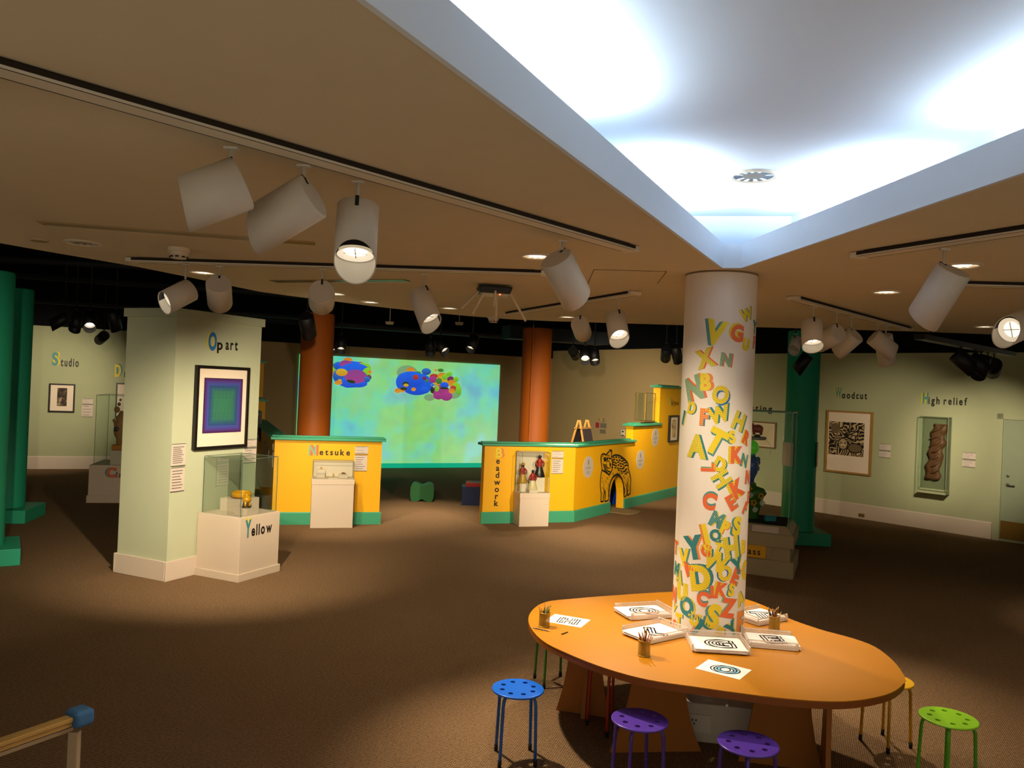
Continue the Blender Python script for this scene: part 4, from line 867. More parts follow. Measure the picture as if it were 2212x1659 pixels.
# ------------------------------------------------------------------ white pedestals and cases
PEDW = mat('white pedestal paint', '#cfbda9', .5, noise=.015)
def case(c, rz, wx, wy, zt, foot, gz, label, rim=0, inset=.03, foot_out=.02, back=False, gx=None):
    t = thing('display_case', label, 'display case', (c[0], c[1], 0), rz)
    mb = MB(); mb.box((0, 0, zt / 2), (wx, wy, zt)); bevel(mb.build('pedestal', PEDW, t), .004)
    if foot: bevel(MB().box((0, 0, foot / 2), (wx + 2 * foot_out, wy + 2 * foot_out, foot)).build('foot_skirting', PEDW, t), .004)
    if rim: bevel(MB().box((0, 0, zt + rim / 2), (wx + .012, wy + .012, rim)).build('case_tray', PEDW, t), .003); 
    z0 = zt + rim; mb = MB(); glass_box(mb, -wx / 2 + inset, wx / 2 - inset, -wy / 2 + inset, wy / 2 - inset, z0, gz); mb.build('glass_cover', [PANE, PEDGE], t)
    if back: MB().box((0, wy / 2 - inset - .012, (z0 + gz) / 2), (wx - 2 * inset - .004, .012, gz - z0 - .01)).build('back_panel', PEDW, t)
    return t
def plinth_block(parent, c, rz, off, d, label, group='white blocks inside the cases', z=0):
    R = Matrix.Rotation(rz, 3, 'Z') @ Vector((off[0], off[1], 0))
    o = bevel(MB().box((0, 0, d[2] / 2), d).build('display_block', PEDW), .003); o.location = (c[0] + R.x, c[1] + R.y, z); o.rotation_euler = (0, 0, rz); return tag(o, label, 'block', group)
def place(c, rz, off, z): R = Matrix.Rotation(rz, 3, 'Z') @ Vector((off[0], off[1], 0)); return (c[0] + R.x, c[1] + R.y, z)
# yellow case at the pillar: local x runs along the pillar face (PB), local y along -PA... towards the face
YS = .66; Yc0 = Vector((-3.05, 9.02)); yc = Yc0 + PA * (YS / 2) * .97 + PB * YS / 2; yrz = PW.rz
zy = .735
t = case(yc, yrz, YS, YS, zy, .09, 1.40, 'white square pedestal case lettered Yellow, against the pale pillar', inset=.035)
YW = Wall(Yc0, Yc0 + PB)                                # lettered face
mb = MB(); u, v = YW.uv(527, 1161); fancy(mb, 'Y', .2, -YS / 2 + u, v, -YS / 2 - .003, 0, 1, (.04, .12), YW.uv(541, 1161)[0] - u); mb.build('decorated_initial', [style('T'), style('Yd')], t)
mb = MB(); u, v = YW.uv(541, 1157.5); put_text(mb, 'ellow', .13, -YS / 2 + u, v, -YS / 2 - .003, 0, .03, 1.25, YW.uv(585, 1157)[0] - u); mb.build('black_letters', BLACK, t)
plinth_block(t, yc, yrz, (.1, .1), (.34, .3, .15), 'larger white block inside the Yellow case', z=zy); plinth_block(t, yc, yrz, (-.06, -.16), (.2, .2, .075), 'smaller white block at the front of the Yellow case', z=zy)
YGL = mat('amber yellow glass', '#d99a0c', .15, spec=.7, noise=.15, nscale=30)
o = MB().lathe([(.05, 0), (.115, .012), (.12, .05), (.105, .075), (.095, .07), (.105, .045), (.09, .02), (.001, .015)], 32, cap=False).build('glass_bowl', YGL); o.location = place(yc, yrz, (.1, .08), zy + .151); tag(o, 'amber yellow glass bowl on the larger block of the Yellow case', 'bowl')
t = thing('tripod_vessel', 'small amber lidded vessel on three legs at the front of the Yellow case', 'vessel', place(yc, yrz, (-.06, -.16), zy + .076))
MB().lathe([(.001, .055), (.035, .06), (.055, .085), (.05, .105), (.035, .118), (.042, .124), (.03, .135), (.008, .142), (.012, .152), (.001, .158)], 24, cap=False).build('vessel_body', YGL, t)
for k in range(3): a = k * 2 * pi / 3 + .4; MB().tube([(cos(a) * .03, sin(a) * .03, .075), (cos(a) * .036, sin(a) * .036, .035), (cos(a) * .032, sin(a) * .032, .012)], [.013, .010, .012]).build('leg', YGL, t)
MB().lathe([(.055, 0), (.055, .012), (.05, .015)], 20).build('dark_stand', mat('dark wood stand', '#2a160c', .5), t)

# Netsuke case
nF = Wall(on_z(670, 1141, 0).xy, on_z(746, 1141, 0).xy); NWd = nF.len; nrz = NA.rz
d = Vector((cos(nrz), sin(nrz))); nn = Vector((-sin(nrz), cos(nrz)))
nc = on_z(669.5, 1141, 0).xy + d * .33 + nn * .17
zt = on_y(690, 1046, nc.y - .17).z; zr = on_y(690, 1034, nc.y - .17).z; zg = on_y(690, 996, nc.y - .1).z
t = case(nc, nrz, .66, .34, zt, 0, zg, 'white pedestal case with a low glass top in front of the Netsuke lettering', rim=zr - zt, inset=.012, back=True)
IV = mat('aged ivory', '#c9a36a', .45, noise=.3, nscale=40)
for off, dd, lab in (((-.19, .06), (.13, .1, .13), 'taller white block at the left of the Netsuke case'), ((-.0, -.08), (.16, .12, .02), 'flat white block in the middle of the Netsuke case'), ((.16, .03), (.14, .12, .06), 'low white block at the right of the Netsuke case')):
    plinth_block(None, nc, nrz, off, dd, lab, z=zr)
o = MB().ball((0, 0, .02), .02, sc=(1, .8, 1)).ball((.008, -.012, .03), .01).build('netsuke', IV); o.location = place(nc, nrz, (-.19, .06), zr + .131); tag(o, 'round ivory netsuke on the tallest block', 'netsuke', 'tiny ivory carvings')
o = MB().lathe([(.014, 0), (.017, .02), (.011, .04), (.014, .05), (.006, .062)], 14).build('netsuke', IV); o.location = place(nc, nrz, (0, -.08), zr + .021); tag(o, 'upright ivory netsuke on the flat block', 'netsuke', 'tiny ivory carvings')
o = MB().ball((0, 0, .015), .018, sc=(1.7, 1, .85)).ball((.03, 0, .012), .011).build('netsuke', mat('brown ivory', '#7a5a34', .5, noise=.3)); o.location = place(nc, nrz, (.16, .03), zr + .061); tag(o, 'long brown netsuke on the low block', 'netsuke', 'tiny ivory carvings')

# Beadwork case
brz = BA.rz; d = Vector((cos(brz), sin(brz))); nn = Vector((-sin(brz), cos(brz)))
brz = atan2(.19, .6); d = Vector((cos(brz), sin(brz))); nn = Vector((-sin(brz), cos(brz)))
bc = on_z(1121, 1138, 0).xy + d * .265 + nn * .175
yb = on_z(1121, 1138, 0).y; zt = on_y(1140, 1077, yb).z; zr = on_y(1140, 1066, yb).z; zg = on_y(1140, 978, yb + .05).z
t = case(bc, brz, .53, .35, zt, 0, zg, 'white pedestal case with a tall glass top holding three beaded figures', rim=zr - zt, inset=.012)
MB().box((0, .156, (zr + zg) / 2), (.5, .012, zg - zr)).build('back_panel', PEDW, t)
plinth_block(None, bc, brz, (.14, .06), (.17, .16, .25), 'tallest white block in the Beadwork case', z=zr); plinth_block(None, bc, brz, (-.02, -.08), (.15, .14, .05), 'low white block at the front of the Beadwork case', z=zr)
plinth_block(None, bc, brz, (-.16, .07), (.12, .13, .145), 'white block at the left of the Beadwork case', z=zr)
RED, BLKB, OCH, CRM = mat('red beads', '#8e1f12', .4, noise=.35, nscale=120), mat('black beads', '#1c1512', .35, noise=.4, nscale=120), mat('ochre beads', '#a87a1c', .4, noise=.35, nscale=120), mat('cream beads', '#c9b48a', .4, noise=.3, nscale=90)
def doll(off, z, H, skirt, body, head, label, hat):
    t = thing('beaded_figure', label, 'figure', place(bc, brz, off, z), brz, 'beaded figures'); k = H / .3
    MB().lathe([(.07 * k, 0), (.072 * k, .01 * k), (.05 * k, .08 * k), (.034 * k, .125 * k)], 20, sy=.8).build('skirt', skirt, t)
    mb = MB().lathe([(.03 * k, .1 * k), (.033 * k, .14 * k), (.028 * k, .165 * k), (.035 * k, .195 * k), (.03 * k, .213 * k), (.014 * k, .232 * k)], 18, sy=.7)
    for s in (-1, 1): mb.tube([(s * .03 * k, 0, .205 * k), (s * .052 * k, -.01 * k, .175 * k), (s * .04 * k, -.03 * k, .145 * k)], .010 * k)
    mb.build('torso', body, t); MB().ball((0, 0, .252 * k), .022 * k).build('head', head, t)
    MB().lathe(hat and [(.03 * k, .262 * k), (.022 * k, .285 * k), (.004 * k, .3 * k)] or [(.01 * k, .27 * k), (.006 * k, .3 * k)], 14).build('headdress', OCH if hat else CRM, t)
doll((-.16, .05), zr + .146, .36, OCH, RED, BLKB, 'beaded figure with a broad ochre hat at the left of the case', True); doll((-.02, -.08), zr + .051, .37, CRM, RED, BLKB, 'red beaded figure with a feathered top in the middle of the case', False)
doll((.14, .04), zr + .251, .42, BLKB, RED, BLKB, 'tallest beaded figure, in a long dark skirt on the high block', False)

# clay case beside the pillar
crz = radians(14); d = Vector((cos(crz), sin(crz))); nn = Vector((-sin(crz), cos(crz)))
cp = on_z(189, 1086, 0).xy; cW = 1.0; cc = cp + d * cW / 2 + nn * .5
zc = on_y(200, 1004, cp.y + .05).z; zcg = on_y(206, 853, cp.y + .1).z
t = case(cc, crz, cW, 1.0, zc, .13, zcg, 'white pedestal case partly hidden behind the pale pillar', inset=.06)
CW = Wall(cp, cp + d); u, v = CW.uv(226, 1030); mb = MB(); fancy(mb, 'C', .17, -cW / 2 + u, v, -.504, 0, 1, (-.2, .0)); mb.build('decorated_initial', [style('O'), style('Th')], t)
mb = MB(); u, v = CW.uv(251, 1031); put_text(mb, 'lay', .10, -cW / 2 + u, v, -.504, 0, .018, 1.3); mb.build('black_letters', BLACK, t)
xb = -cW / 2 + CW.uv(236, 990)[0] + .25
plinth_block(None, cc, crz, (min(xb, .2), -.2), (.5, .45, .26), 'white block carrying the clay figure', z=zc)
CLAY = mat('fired clay', '#a8763a', .7, noise=.3, nscale=14)
t = thing('clay_figure', 'stacked ochre clay figure half hidden behind the pale pillar', 'sculpture', place(cc, crz, (-cW / 2 + CW.uv(252, 960)[0], -.2), zc + .262), crz)
MB().box((0, 0, .04), (.26, .2, .08)).build('footing', mat('orange clay', '#c07820', .6, noise=.15), t)
mb = MB().lathe([(.07, .08), (.08, .2), (.11, .25), (.13, .33), (.12, .42), (.13, .48), (.09, .52), (.1, .57), (.07, .62), (.03, .7)], 20)
for x, z, s in ((-.12, .52, .03), (-.08, .72, .05), (-.05, .82, .03), (-.03, .9, .02)): mb.ball((x, -.02, z), s, sc=(1, .8, 1.2))
mb.build('stacked_body', CLAY, t); MB().ball((-.05, -.11, .37), .05, sc=(1, .5, .9)).build('hollow_mouth', BLKB, t)
# ------------------------------------------------------------------ glass sculpture case
STONE = mat('khaki stone paint', '#a39474', .6, noise=.04)
gR = on_z(1713, 1253, 0).xy; gd = Vector((-.9078, .4194)) * -1; gd = Vector((.918, -.397)); gn = Vector((.397, .918)); grz = atan2(gd.y, gd.x)
GW, GD = 1.15, 1.05; gc = gR - gd * GW / 2 + gn * GD / 2
def gy(x, y): return on_y(x, y, gR.y + .02).z
zgt = 2.18
t = thing('display_case', 'tall glass case on a khaki moulded base, lettered on a yellow plate', 'display case', (gc.x, gc.y, 0), grz)
bevel(MB().box((0, 0, .11), (GW, GD, .22)).build('foot_skirting', STONE, t), .006)
mb = MB(); mb.box((0, 0, .31), (GW - .1, GD - .1, .2)); mb.box((-.08, -GD / 2 + .045, .33), (.75, .02, .13)); bevel(mb.build('recessed_body', STONE, t), .004)
bevel(MB().box((0, 0, .48), (GW - .02, GD - .02, .17)).build('upper_moulding', STONE, t), .006)
MB().box((0, 0, .615), (GW - .06, GD - .06, .11), taper=(.86, .86)).build('sloped_collar', STONE, t)
MB().box((0, 0, .672), (GW - .24, GD - .24, .006)).build('dark_bed', mat('navy felt', '#12121e', .9, noise=.1), t)
mb = MB(); glass_box(mb, -GW / 2 + .09, GW / 2 - .09, -GD / 2 + .09, GD / 2 - .09, .57, zgt, .014); mb.build('glass_cover', [glass('case glass', refl=.4), mat('green pane edge', '#5f8f76', .25)], t)
mb = MB().box((-.15, -GD / 2 + .028, .315), (.74, .012, .17)); mb.build('name_plate', mat('yellow plate', '#e0a714', .5), t)
GWl = Wall(gR - gd * GW, gR); mb = MB()
u = GWl.uv(1613.5, 1220)[0]; xa = -GW / 2 + u; put_text(mb, 'Glass', .085, xa - put_text(MB(), 'Gl', .085, 0, 0, 0, 0, .018, 1.2), .27, -GD / 2 + .019, 0, .018, 1.2)
mb.build('black_letters', BLACK, t)
M = Matrix.Translation((.2, -GD / 2 + .055, .615)) @ Matrix.Rotation(radians(-32), 4, 'X')
MB().box((0, 0, 0), (.34, .006, .09), 0, M).build('text_strip', PAPERC, t)
def gplace(x, y, z): return place(gc, grz, (x, y), z)
def gpx(x, y):                                            # a point of the sculpture plane in the case's frame
    h = Wall(gc - gd, gc + gd).hit(x, y) - Vector((gc.x, gc.y, 0)); return h.dot(Vector((gd.x, gd.y, 0))), h.z
GG = mat('frosted green glass', '#3f7a34', .3, spec=.6, noise=.15); BG = mat('cobalt glass', '#2158b0', .2, spec=.7, noise=.35, nscale=20); LG = mat('glowing lime glass', '#3fd012', .1, spec=.8, noise=.2, nscale=40, emit=(.15, .7, .02), estr=.12)  # the lime glass has a faint glow painted in, though no lamp
CLR = frosted('clear curled glass', '#dfe8dd', .45); AMB = mat('amber glass beads', '#e0a21c', .2, noise=.1); CLB = frosted('cyan glass', '#2ea3b8', .35)
sx = -.08; zb0 = .676
t = thing('glass_bust', 'blown glass bust with green torso and cobalt head inside the tall case', 'sculpture', gplace(sx, .0, zb0), grz)
MB().lathe([(.13, 0), (.15, .1), (.17, .2), (.2, .3), (.24, .36), (.2, .42), (.1, .45), (.08, .5)], 28, sy=.7).build('torso', GG, t)
mb = MB().lathe([(.06, .47), (.062, .54), (.075, .58), (.1, .63), (.115, .70), (.115, .77), (.1, .83), (.06, .87), (.055, .9)], 28, sy=1.1)
mb.ball((.0, -.125, .70), .022, sc=(.8, 1.2, 1.6)); mb.ball((0, -.115, .64), .03, sc=(1.1, .5, .4)); mb.ball((0, -.1, .6), .035, sc=(1, .8, .7))
for s in (-1, 1): mb.ball((s * .045, -.105, .735), .02, sc=(1.2, .5, .7)); mb.ball((s * .115, .0, .70), .025, sc=(.5, .9, 1.4))
for k in range(14): a = k * 2.4; mb.ball((cos(a) * .1, .03 + sin(a) * .08, .78 + .05 * sin(k * 1.7)), .034)
mb.build('head', BG, t)
MB().ball((0, 0, .985), .11).build('green_globe', LG, t); MB().lathe([(.07, .87), (.065, .9)], 20).build('neck_ring', CLB, t)
MB().lathe([(.19, 1.10), (.21, 1.115), (.2, 1.14), (.001, 1.12)], 28).build('plate', mat('grey glass plate', '#9aa396', .15, spec=.7), t)
mb = MB().tube(smooth([(.16, -.02, 1.12), (.24, -.02, 1.06), (.27, -.02, .98), (.25, -.02, .9)]), .004, 6)
mb.build('clear_thread', CLR, t)
for fx, fz in ((.04, .33), (-.1, .22), (.11, .14), (.2, .24)):
    MB().tube([(fx + .035 * (1 - k / 22) * cos(k * .7), -.185 - (fx > .15) * .0, fz + .035 * (1 - k / 22) * sin(k * .7)) for k in range(20)] + [(fx - .02, -.18, fz + .07)], .011, 8).build('curled_bloom', CLR, t)
    mb = MB()
    for k in range(5): mb.ball((fx - .02 + .03 * cos(k * 1.26), -.19, fz + .1 + .03 * sin(k * 1.26)), .017, n=10)
    mb.build('amber_beads', AMB, t)
MB().tube(smooth([(-.16, -.17, .1), (-.08, -.2, .06), (.0, -.19, .09)]), .014).build('blue_ribbon', BG, t)
EL = mat('amber red glass', '#a83a14', .15, spec=.7, noise=.3, nscale=25)
t = thing('glass_elephant', 'small amber red glass elephant on a green ball, on top of the glass bust', 'figurine', gplace(sx + .08, 0, zb0 + 1.122), grz)
MB().ball((0, 0, .025), .03, sc=(1.5, 1, .85)).build('green_ball', mat('dark green glass', '#12301c', .2), t)
mb = MB().ball((0, 0, .13), .065, sc=(1.2, .8, .9)).ball((-.085, 0, .165), .042)
for x in (-.05, .05):
    for y in (-.025, .025): mb.tube([(x, y, .12), (x * .9, y, .045)], [.02, .016])
mb.tube(smooth([(-.11, 0, .16), (-.15, 0, .14), (-.165, 0, .18), (-.16, 0, .215)]), [.018, .016, .014, .013, .012, .012, .011, .011, .01, .01, .009, .009, .008, .008, .007, .007, .006, .006, .006]); mb.ball((-.07, -.045, .17), .035, sc=(.5, .35, 1)).ball((-.07, .045, .17), .035, sc=(.5, .35, 1))
mb.build('body', EL, t)
o = bevel(MB().box((0, 0, .035), (.15, .08, .07)).box((0, -.03, .075), (.17, .1, .012)).build('glass_slab', CLB), .006); o.location = gplace(.22, -.1, zb0); tag(o, 'clear teal glass block lying beside the glass bust', 'glass block')

# ------------------------------------------------------------------ projection on the back wall
ul, ur = WB.uv(641, 900)[0], (WB.uv(1080, 790)[0] + WB.uv(1070, 1003)[0]) / 2
zt, zb_ = 2.99, .13
SCR = bpy.data.materials.new('projected light'); SCR.use_nodes = True; nt = SCR.node_tree; bb = nt.nodes['Principled BSDF']; bb.inputs['Base Color'].default_value = (.5, .5, .5, 1); bb.inputs['Roughness'].default_value = .9
tc = nt.nodes.new('ShaderNodeTexCoord')
n1 = nt.nodes.new('ShaderNodeTexNoise'); n1.inputs['Scale'].default_value = .75; n1.inputs['Detail'].default_value = 3; n1.inputs['Roughness'].default_value = .55; nt.links.new(tc.outputs['Object'], n1.inputs['Vector'])
r = _ramp(nt, [(.3, '#1f7ae0'), (.4, '#4ab8d8'), (.46, '#5ccfa8'), (.52, '#7cc96a'), (.6, '#92c95e'), (.68, '#8fd6d8')]); nt.links.new(n1.outputs['Fac'], r.inputs[0])
sp = nt.nodes.new('ShaderNodeSeparateXYZ'); nt.links.new(tc.outputs['Generated'], sp.inputs[0])
lr = _ramp(nt, [(0, '#38c9a4'), (.3, '#44cba0'), (.5, '#7ccb68'), (.75, '#7cd08a'), (1, '#5cc8b0')]); nt.links.new(sp.outputs[0], lr.inputs[0])
mx = nt.nodes.new('ShaderNodeMix'); mx.data_type = 'RGBA'; mx.inputs[0].default_value = .52; nt.links.new(r.outputs[0], mx.inputs[6]); nt.links.new(lr.outputs[0], mx.inputs[7])
n2 = nt.nodes.new('ShaderNodeTexNoise'); n2.inputs['Scale'].default_value = 5; n2.inputs['Detail'].default_value = 5; nt.links.new(tc.outputs['Object'], n2.inputs['Vector'])
m2 = nt.nodes.new('ShaderNodeMix'); m2.data_type = 'RGBA'; m2.blend_type = 'OVERLAY'; m2.inputs[0].default_value = .3; nt.links.new(mx.outputs[2], m2.inputs[6]); nt.links.new(n2.outputs['Color'], m2.inputs[7])
nt.links.new(m2.outputs[2], bb.inputs['Emission Color']); bb.inputs['Emission Strength'].default_value = .95
t = thing('projection_screen', 'wide glowing green and blue projection on the back wall with blob clusters', 'screen', WB.at((ul + ur) / 2, zb_), WB.rz)
wd, hh = ur - ul, zt - zb_
MB().box((0, -.015, hh / 2), (wd, .03, hh)).build('lit_surface', SCR, t)
MB().box((0, -.045, -.065), (wd, .03, .125)).build('lit_skirting', mat('projected teal', '#0f7a5c', .8, emit=lin('#0cae86')[:3], estr=.8), t)  # glowing strip stands in for projected light falling on the skirting
def blob_mat(top, bot):
    k = 'projected ' + top + bot
    if k in MATS: return MATS[k]
    m = mat(k, '#808080', .9, noise=0); nt = m.node_tree; bb = nt.nodes['Principled BSDF']; uv = nt.nodes.new('ShaderNodeUVMap'); uv.uv_map = 'flat'; s = nt.nodes.new('ShaderNodeSeparateXYZ'); nt.links.new(uv.outputs[0], s.inputs[0])
    r = _ramp(nt, [(0, bot), (1, top)]); nt.links.new(s.outputs[1], r.inputs[0]); nt.links.new(r.outputs[0], bb.inputs['Emission Color']); bb.inputs['Emission Strength'].default_value = .9; bb.inputs['Base Color'].default_value = (.1, .1, .1, 1); return m
BM = {'b': blob_mat('#1668ea', '#0f46c8'), 'p': blob_mat('#8a3f8c', '#a43a86'), 'g': blob_mat('#8ed02a', '#5fae2c'), 'o': blob_mat('#d07a1e', '#d89a2c'), 'k': blob_mat('#30351e', '#203008'), 'r': blob_mat('#b84028', '#8e2c40'), 'y': blob_mat('#c9b428', '#d08a1e'), 'm': blob_mat('#b03a86', '#8c2f74'), 'd': blob_mat('#2f78c8', '#1c3f9a'), 'e': blob_mat('#4f8f3a', '#2f6a2a'), 'w': blob_mat('#78a878', '#7fa070'), 'n': blob_mat('#7a3050', '#5a2a60')}
def blobs(name, L):
    keys = sorted(set(l[0] for l in L)); mb = MB(); k = 0
    for c, x, y, a, bq, *rot in L:
        px, py = 500 + x * .28933, 640 + y * .28933; u, v = WB.uv(px, py); s = .28933 * 21.7 / FOC; u -= (ul + ur) / 2; v -= zb_; a *= s * 1.02; bq *= s; ro = radians(-(rot[0] if rot else 0)); k += 1
        P = [(a * cos(q * pi / 16), bq * sin(q * pi / 16)) for q in range(32)]; vs = [(max(-wd / 2, u + p * cos(ro) - q * sin(ro)), -.0305 - .0007 * k, v + p * sin(ro) + q * cos(ro)) for p, q in P]
        b0 = len(mb.v); mb.add(vs, [tuple(range(32))], keys.index(c))
        for i, p in enumerate(P): mb.flat[b0 + i] = (.5, .5 + .5 * p[1] / bq)
    mb.build(name, [BM[q] for q in keys], t)
blobs('blob_cluster', [('e', 780, 530, 42, 30), ('g', 765, 555, 35, 30), ('d', 800, 520, 40, 30), ('o', 760, 580, 30, 20), ('r', 950, 530, 60, 40), ('o', 868, 478, 34, 20), ('b', 890, 520, 110, 35), ('g', 965, 555, 75, 55, -20), ('b', 890, 600, 130, 80), ('p', 852, 505, 46, 26), ('b', 920, 560, 110, 60), ('g', 1000, 590, 36, 60, 20), ('d', 810, 590, 50, 50),
                       ('b', 870, 640, 60, 42), ('b', 940, 650, 70, 30), ('p', 925, 598, 82, 50), ('k', 890, 636, 32, 12, 10), ('y', 820, 568, 42, 27), ('o', 795, 645, 28, 16), ('y', 806, 628, 14, 9), ('o', 1030, 565, 14, 12), ('n', 1022, 605, 20, 18), ('d', 1010, 620, 22, 22)])
blobs('blob_cluster', [('w', 1310, 570, 80, 55), ('w', 1475, 755, 42, 26), ('o', 1335, 552, 32, 22), ('e', 1390, 570, 22, 10), ('b', 1290, 640, 66, 70), ('b', 1380, 655, 128, 84), ('b', 1340, 620, 100, 60), ('d', 1452, 562, 36, 26), ('r', 1372, 605, 24, 20), ('n', 1438, 612, 18, 14), ('k', 1298, 655, 24, 18), ('y', 1300, 664, 20, 12), ('o', 1356, 694, 18, 14), ('o', 1237, 705, 24, 18), ('o', 1272, 700, 22, 18),
                       ('e', 1455, 632, 14, 12), ('b', 1440, 700, 36, 26), ('o', 1520, 553, 11, 9), ('e', 1558, 552, 24, 13), ('r', 1510, 600, 36, 22), ('o', 1570, 592, 38, 22), ('y', 1560, 640, 60, 40), ('m', 1500, 622, 30, 26), ('e', 1545, 632, 24, 24), ('g', 1590, 602, 25, 22), ('g', 1622, 580, 24, 17), ('n', 1632, 620, 28, 24), ('g', 1672, 620, 22, 22), ('o', 1640, 650, 36, 28), ('g', 1675, 700, 40, 60, -10), ('w', 1650, 740, 50, 26),
                       ('m', 1560, 712, 70, 52), ('m', 1600, 745, 48, 36), ('m', 1540, 745, 40, 26), ('b', 1585, 662, 34, 22), ('k', 1582, 686, 36, 8), ('g', 1530, 690, 16, 24, 20), ('k', 1494, 700, 15, 24), ('r', 1650, 690, 26, 24), ('o', 1640, 706, 26, 20), ('g', 1690, 700, 24, 36), ('k', 1280, 690, 26, 12), ('w', 1500, 662, 20, 8), ('b', 1498, 662, 12, 6)])
pu, pv = WB.uv(945.5, 1013)
t = thing('wall_outlet', 'cream wall socket in the teal strip under the projection', 'outlet', WB.at(pu, .03, .026), WB.rz); bevel(MB().box((0, -.004, .04), (.12, .008, .075)).build('socket_plate', RINGM, t), .003); MB().box((-.02, -.009, .045), (.008, .003, .02)).box((.02, -.009, .045), (.008, .003, .02)).build('socket_slots', BLACK, t)
uu, vv = WS.uv(1862.5, 1113); t = thing('wall_outlet', 'tan wall socket in the skirting under the Woodcut print', 'outlet', WS.at(uu, vv - .035, .026), WS.rz); bevel(MB().box((0, -.004, .035), (.12, .008, .075)).build('socket_plate', mat('tan plastic', '#8e7448', .5), t), .003); MB().box((-.025, -.009, .035), (.03, .003, .03)).box((.025, -.009, .035), (.03, .003, .03)).build('socket_slots', mat('brown slots', '#4a3820', .6), t)

# ------------------------------------------------------------------ things beyond the partitions
def foam(name, outl, depth, m, loc, rz, label, cat='foam stool'):
    o = bevel(MB().prism(outl, -depth / 2, depth / 2, 'y', sm=True).build(name, m), .03, 3); o.location = loc; o.rotation_euler = (0, 0, rz); return tag(o, label, cat, 'soft foam play blocks')
p = on_z(909, 1084, 0)
out = smooth([(-.19, 0), (-.1, .0), (0, .045), (.1, 0), (.19, 0), (.225, .07), (.235, .2), (.22, .31), (.15, .365), (.08, .345), (0, .315), (-.08, .345), (-.15, .365), (-.22, .31), (-.235, .2), (-.225, .07)], 4, True)
foam('foam_stool', out, .34, mat('green vinyl foam', '#1f6a34', .5, noise=.05), (p.x, p.y + .2, 0), .08, 'green hourglass foam stool on the carpet before the projection')
p = on_z(1020, 1092, 0); rr_ = smooth([(-.28, 0), (.28, 0), (.3, .03), (.3, .33), (.27, .36), (-.27, .36), (-.3, .33), (-.3, .03)], 2, True)
foam('foam_block', rr_, .5, mat('navy vinyl foam', '#20305e', .5, noise=.05), (p.x + .08, p.y + .25, 0), .05, 'dark blue foam block by the end of the Beadwork partition', 'foam block')
foam('foam_block', [(-.26, .0), (.26, 0), (.26, .07), (-.26, .07)], .44, mat('red vinyl foam', '#c02a1c', .5), (p.x + .1, p.y + .27, .362), .05, 'flat red foam slab on top of the dark blue block', 'foam block')
p = on_z(1048, 1082, 0); foam('foam_block', [(.3 * cos(k * pi / 16), .46 * sin(k * pi / 16)) for k in range(17)], .5, mat('orange vinyl foam', '#d9862a', .5), (p.x + .12, p.y + 1.1, 0), .1, 'orange arched foam block behind the red slab', 'foam block')
pa = on_y(1322, 1060, 16.95); foam('foam_block', [(-.45, 0), (.45, 0), (.45, .6), (-.45, .6)], .5, mat('blue vinyl foam', '#1c48e0', .45), (pa.x, pa.y, 0), BB.rz, 'bright blue foam block seen through the bear arch', 'foam block')
pm = BB.at(um, 0, .1); o = MB().prism(smooth([(-.3, -.02), (-.28, -.28), (0, -.36), (.3, -.28), (.32, -.02), (.28, .35), (-.28, .35)], 4, True), 0, .012).build('floor_mat', mat('beige mat', '#8f7850', .9, noise=.2)); o.location = (pm.x, pm.y, 0); o.rotation_euler = (0, 0, BB.rz); tag(o, 'small beige mat on the carpet in the bear arch', 'mat')
# easel
ep = on_y(1258, 958, 18.2); WOOD = mat('pale pine', '#c08a44', .5, noise=.15, nscale=20); SLATE = mat('dark chalkboard', '#3a3238', .7, noise=.1)
t = thing('double_easel', 'pine double easel with dark boards standing behind the Beadwork partition', 'easel', (ep.x, 18.2, 0), radians(62))
zt_ = on_y(1250, 905, 18.2).z
for s in (-1, 1):
    for y in (-1, 1):
        mb = MB(); a = Vector((s * .24, y * .018, zt_ - .02)); b2 = Vector((s * .34, y * .42, 0)); dd = (b2 - a)
        mb.tube([a, b2], .03, 4, sm=False); mb.build('leg', WOOD, t)
for y in (-1, 1):
    k = .42; M = Matrix.Translation((0, 0, 0))
    f = lambda z: y * (.42 - .40 * z / zt_)
    mb = MB(); w_ = .29; vs = [(-w_, f(.35) + y * .02, .35), (w_, f(.35) + y * .02, .35), (w_ - .03, f(zt_ - .22) + y * .02, zt_ - .22), (-w_ + .03, f(zt_ - .22) + y * .02, zt_ - .22)]
    mb.add(vs + [(a, bq - y * .015, c) for a, bq, c in vs], [(0, 1, 2, 3), (4, 5, 6, 7), (0, 1, 5, 4), (1, 2, 6, 5), (2, 3, 7, 6), (3, 0, 4, 7)]); mb.build('chalkboard', SLATE, t)
    mb = MB().box((0, f(zt_ - .2), zt_ - .2), (.64, .03, .03)).box((0, f(.33) + y * .04, .33), (.7, .09, .03)); mb.build('cross_rail', WOOD, t)
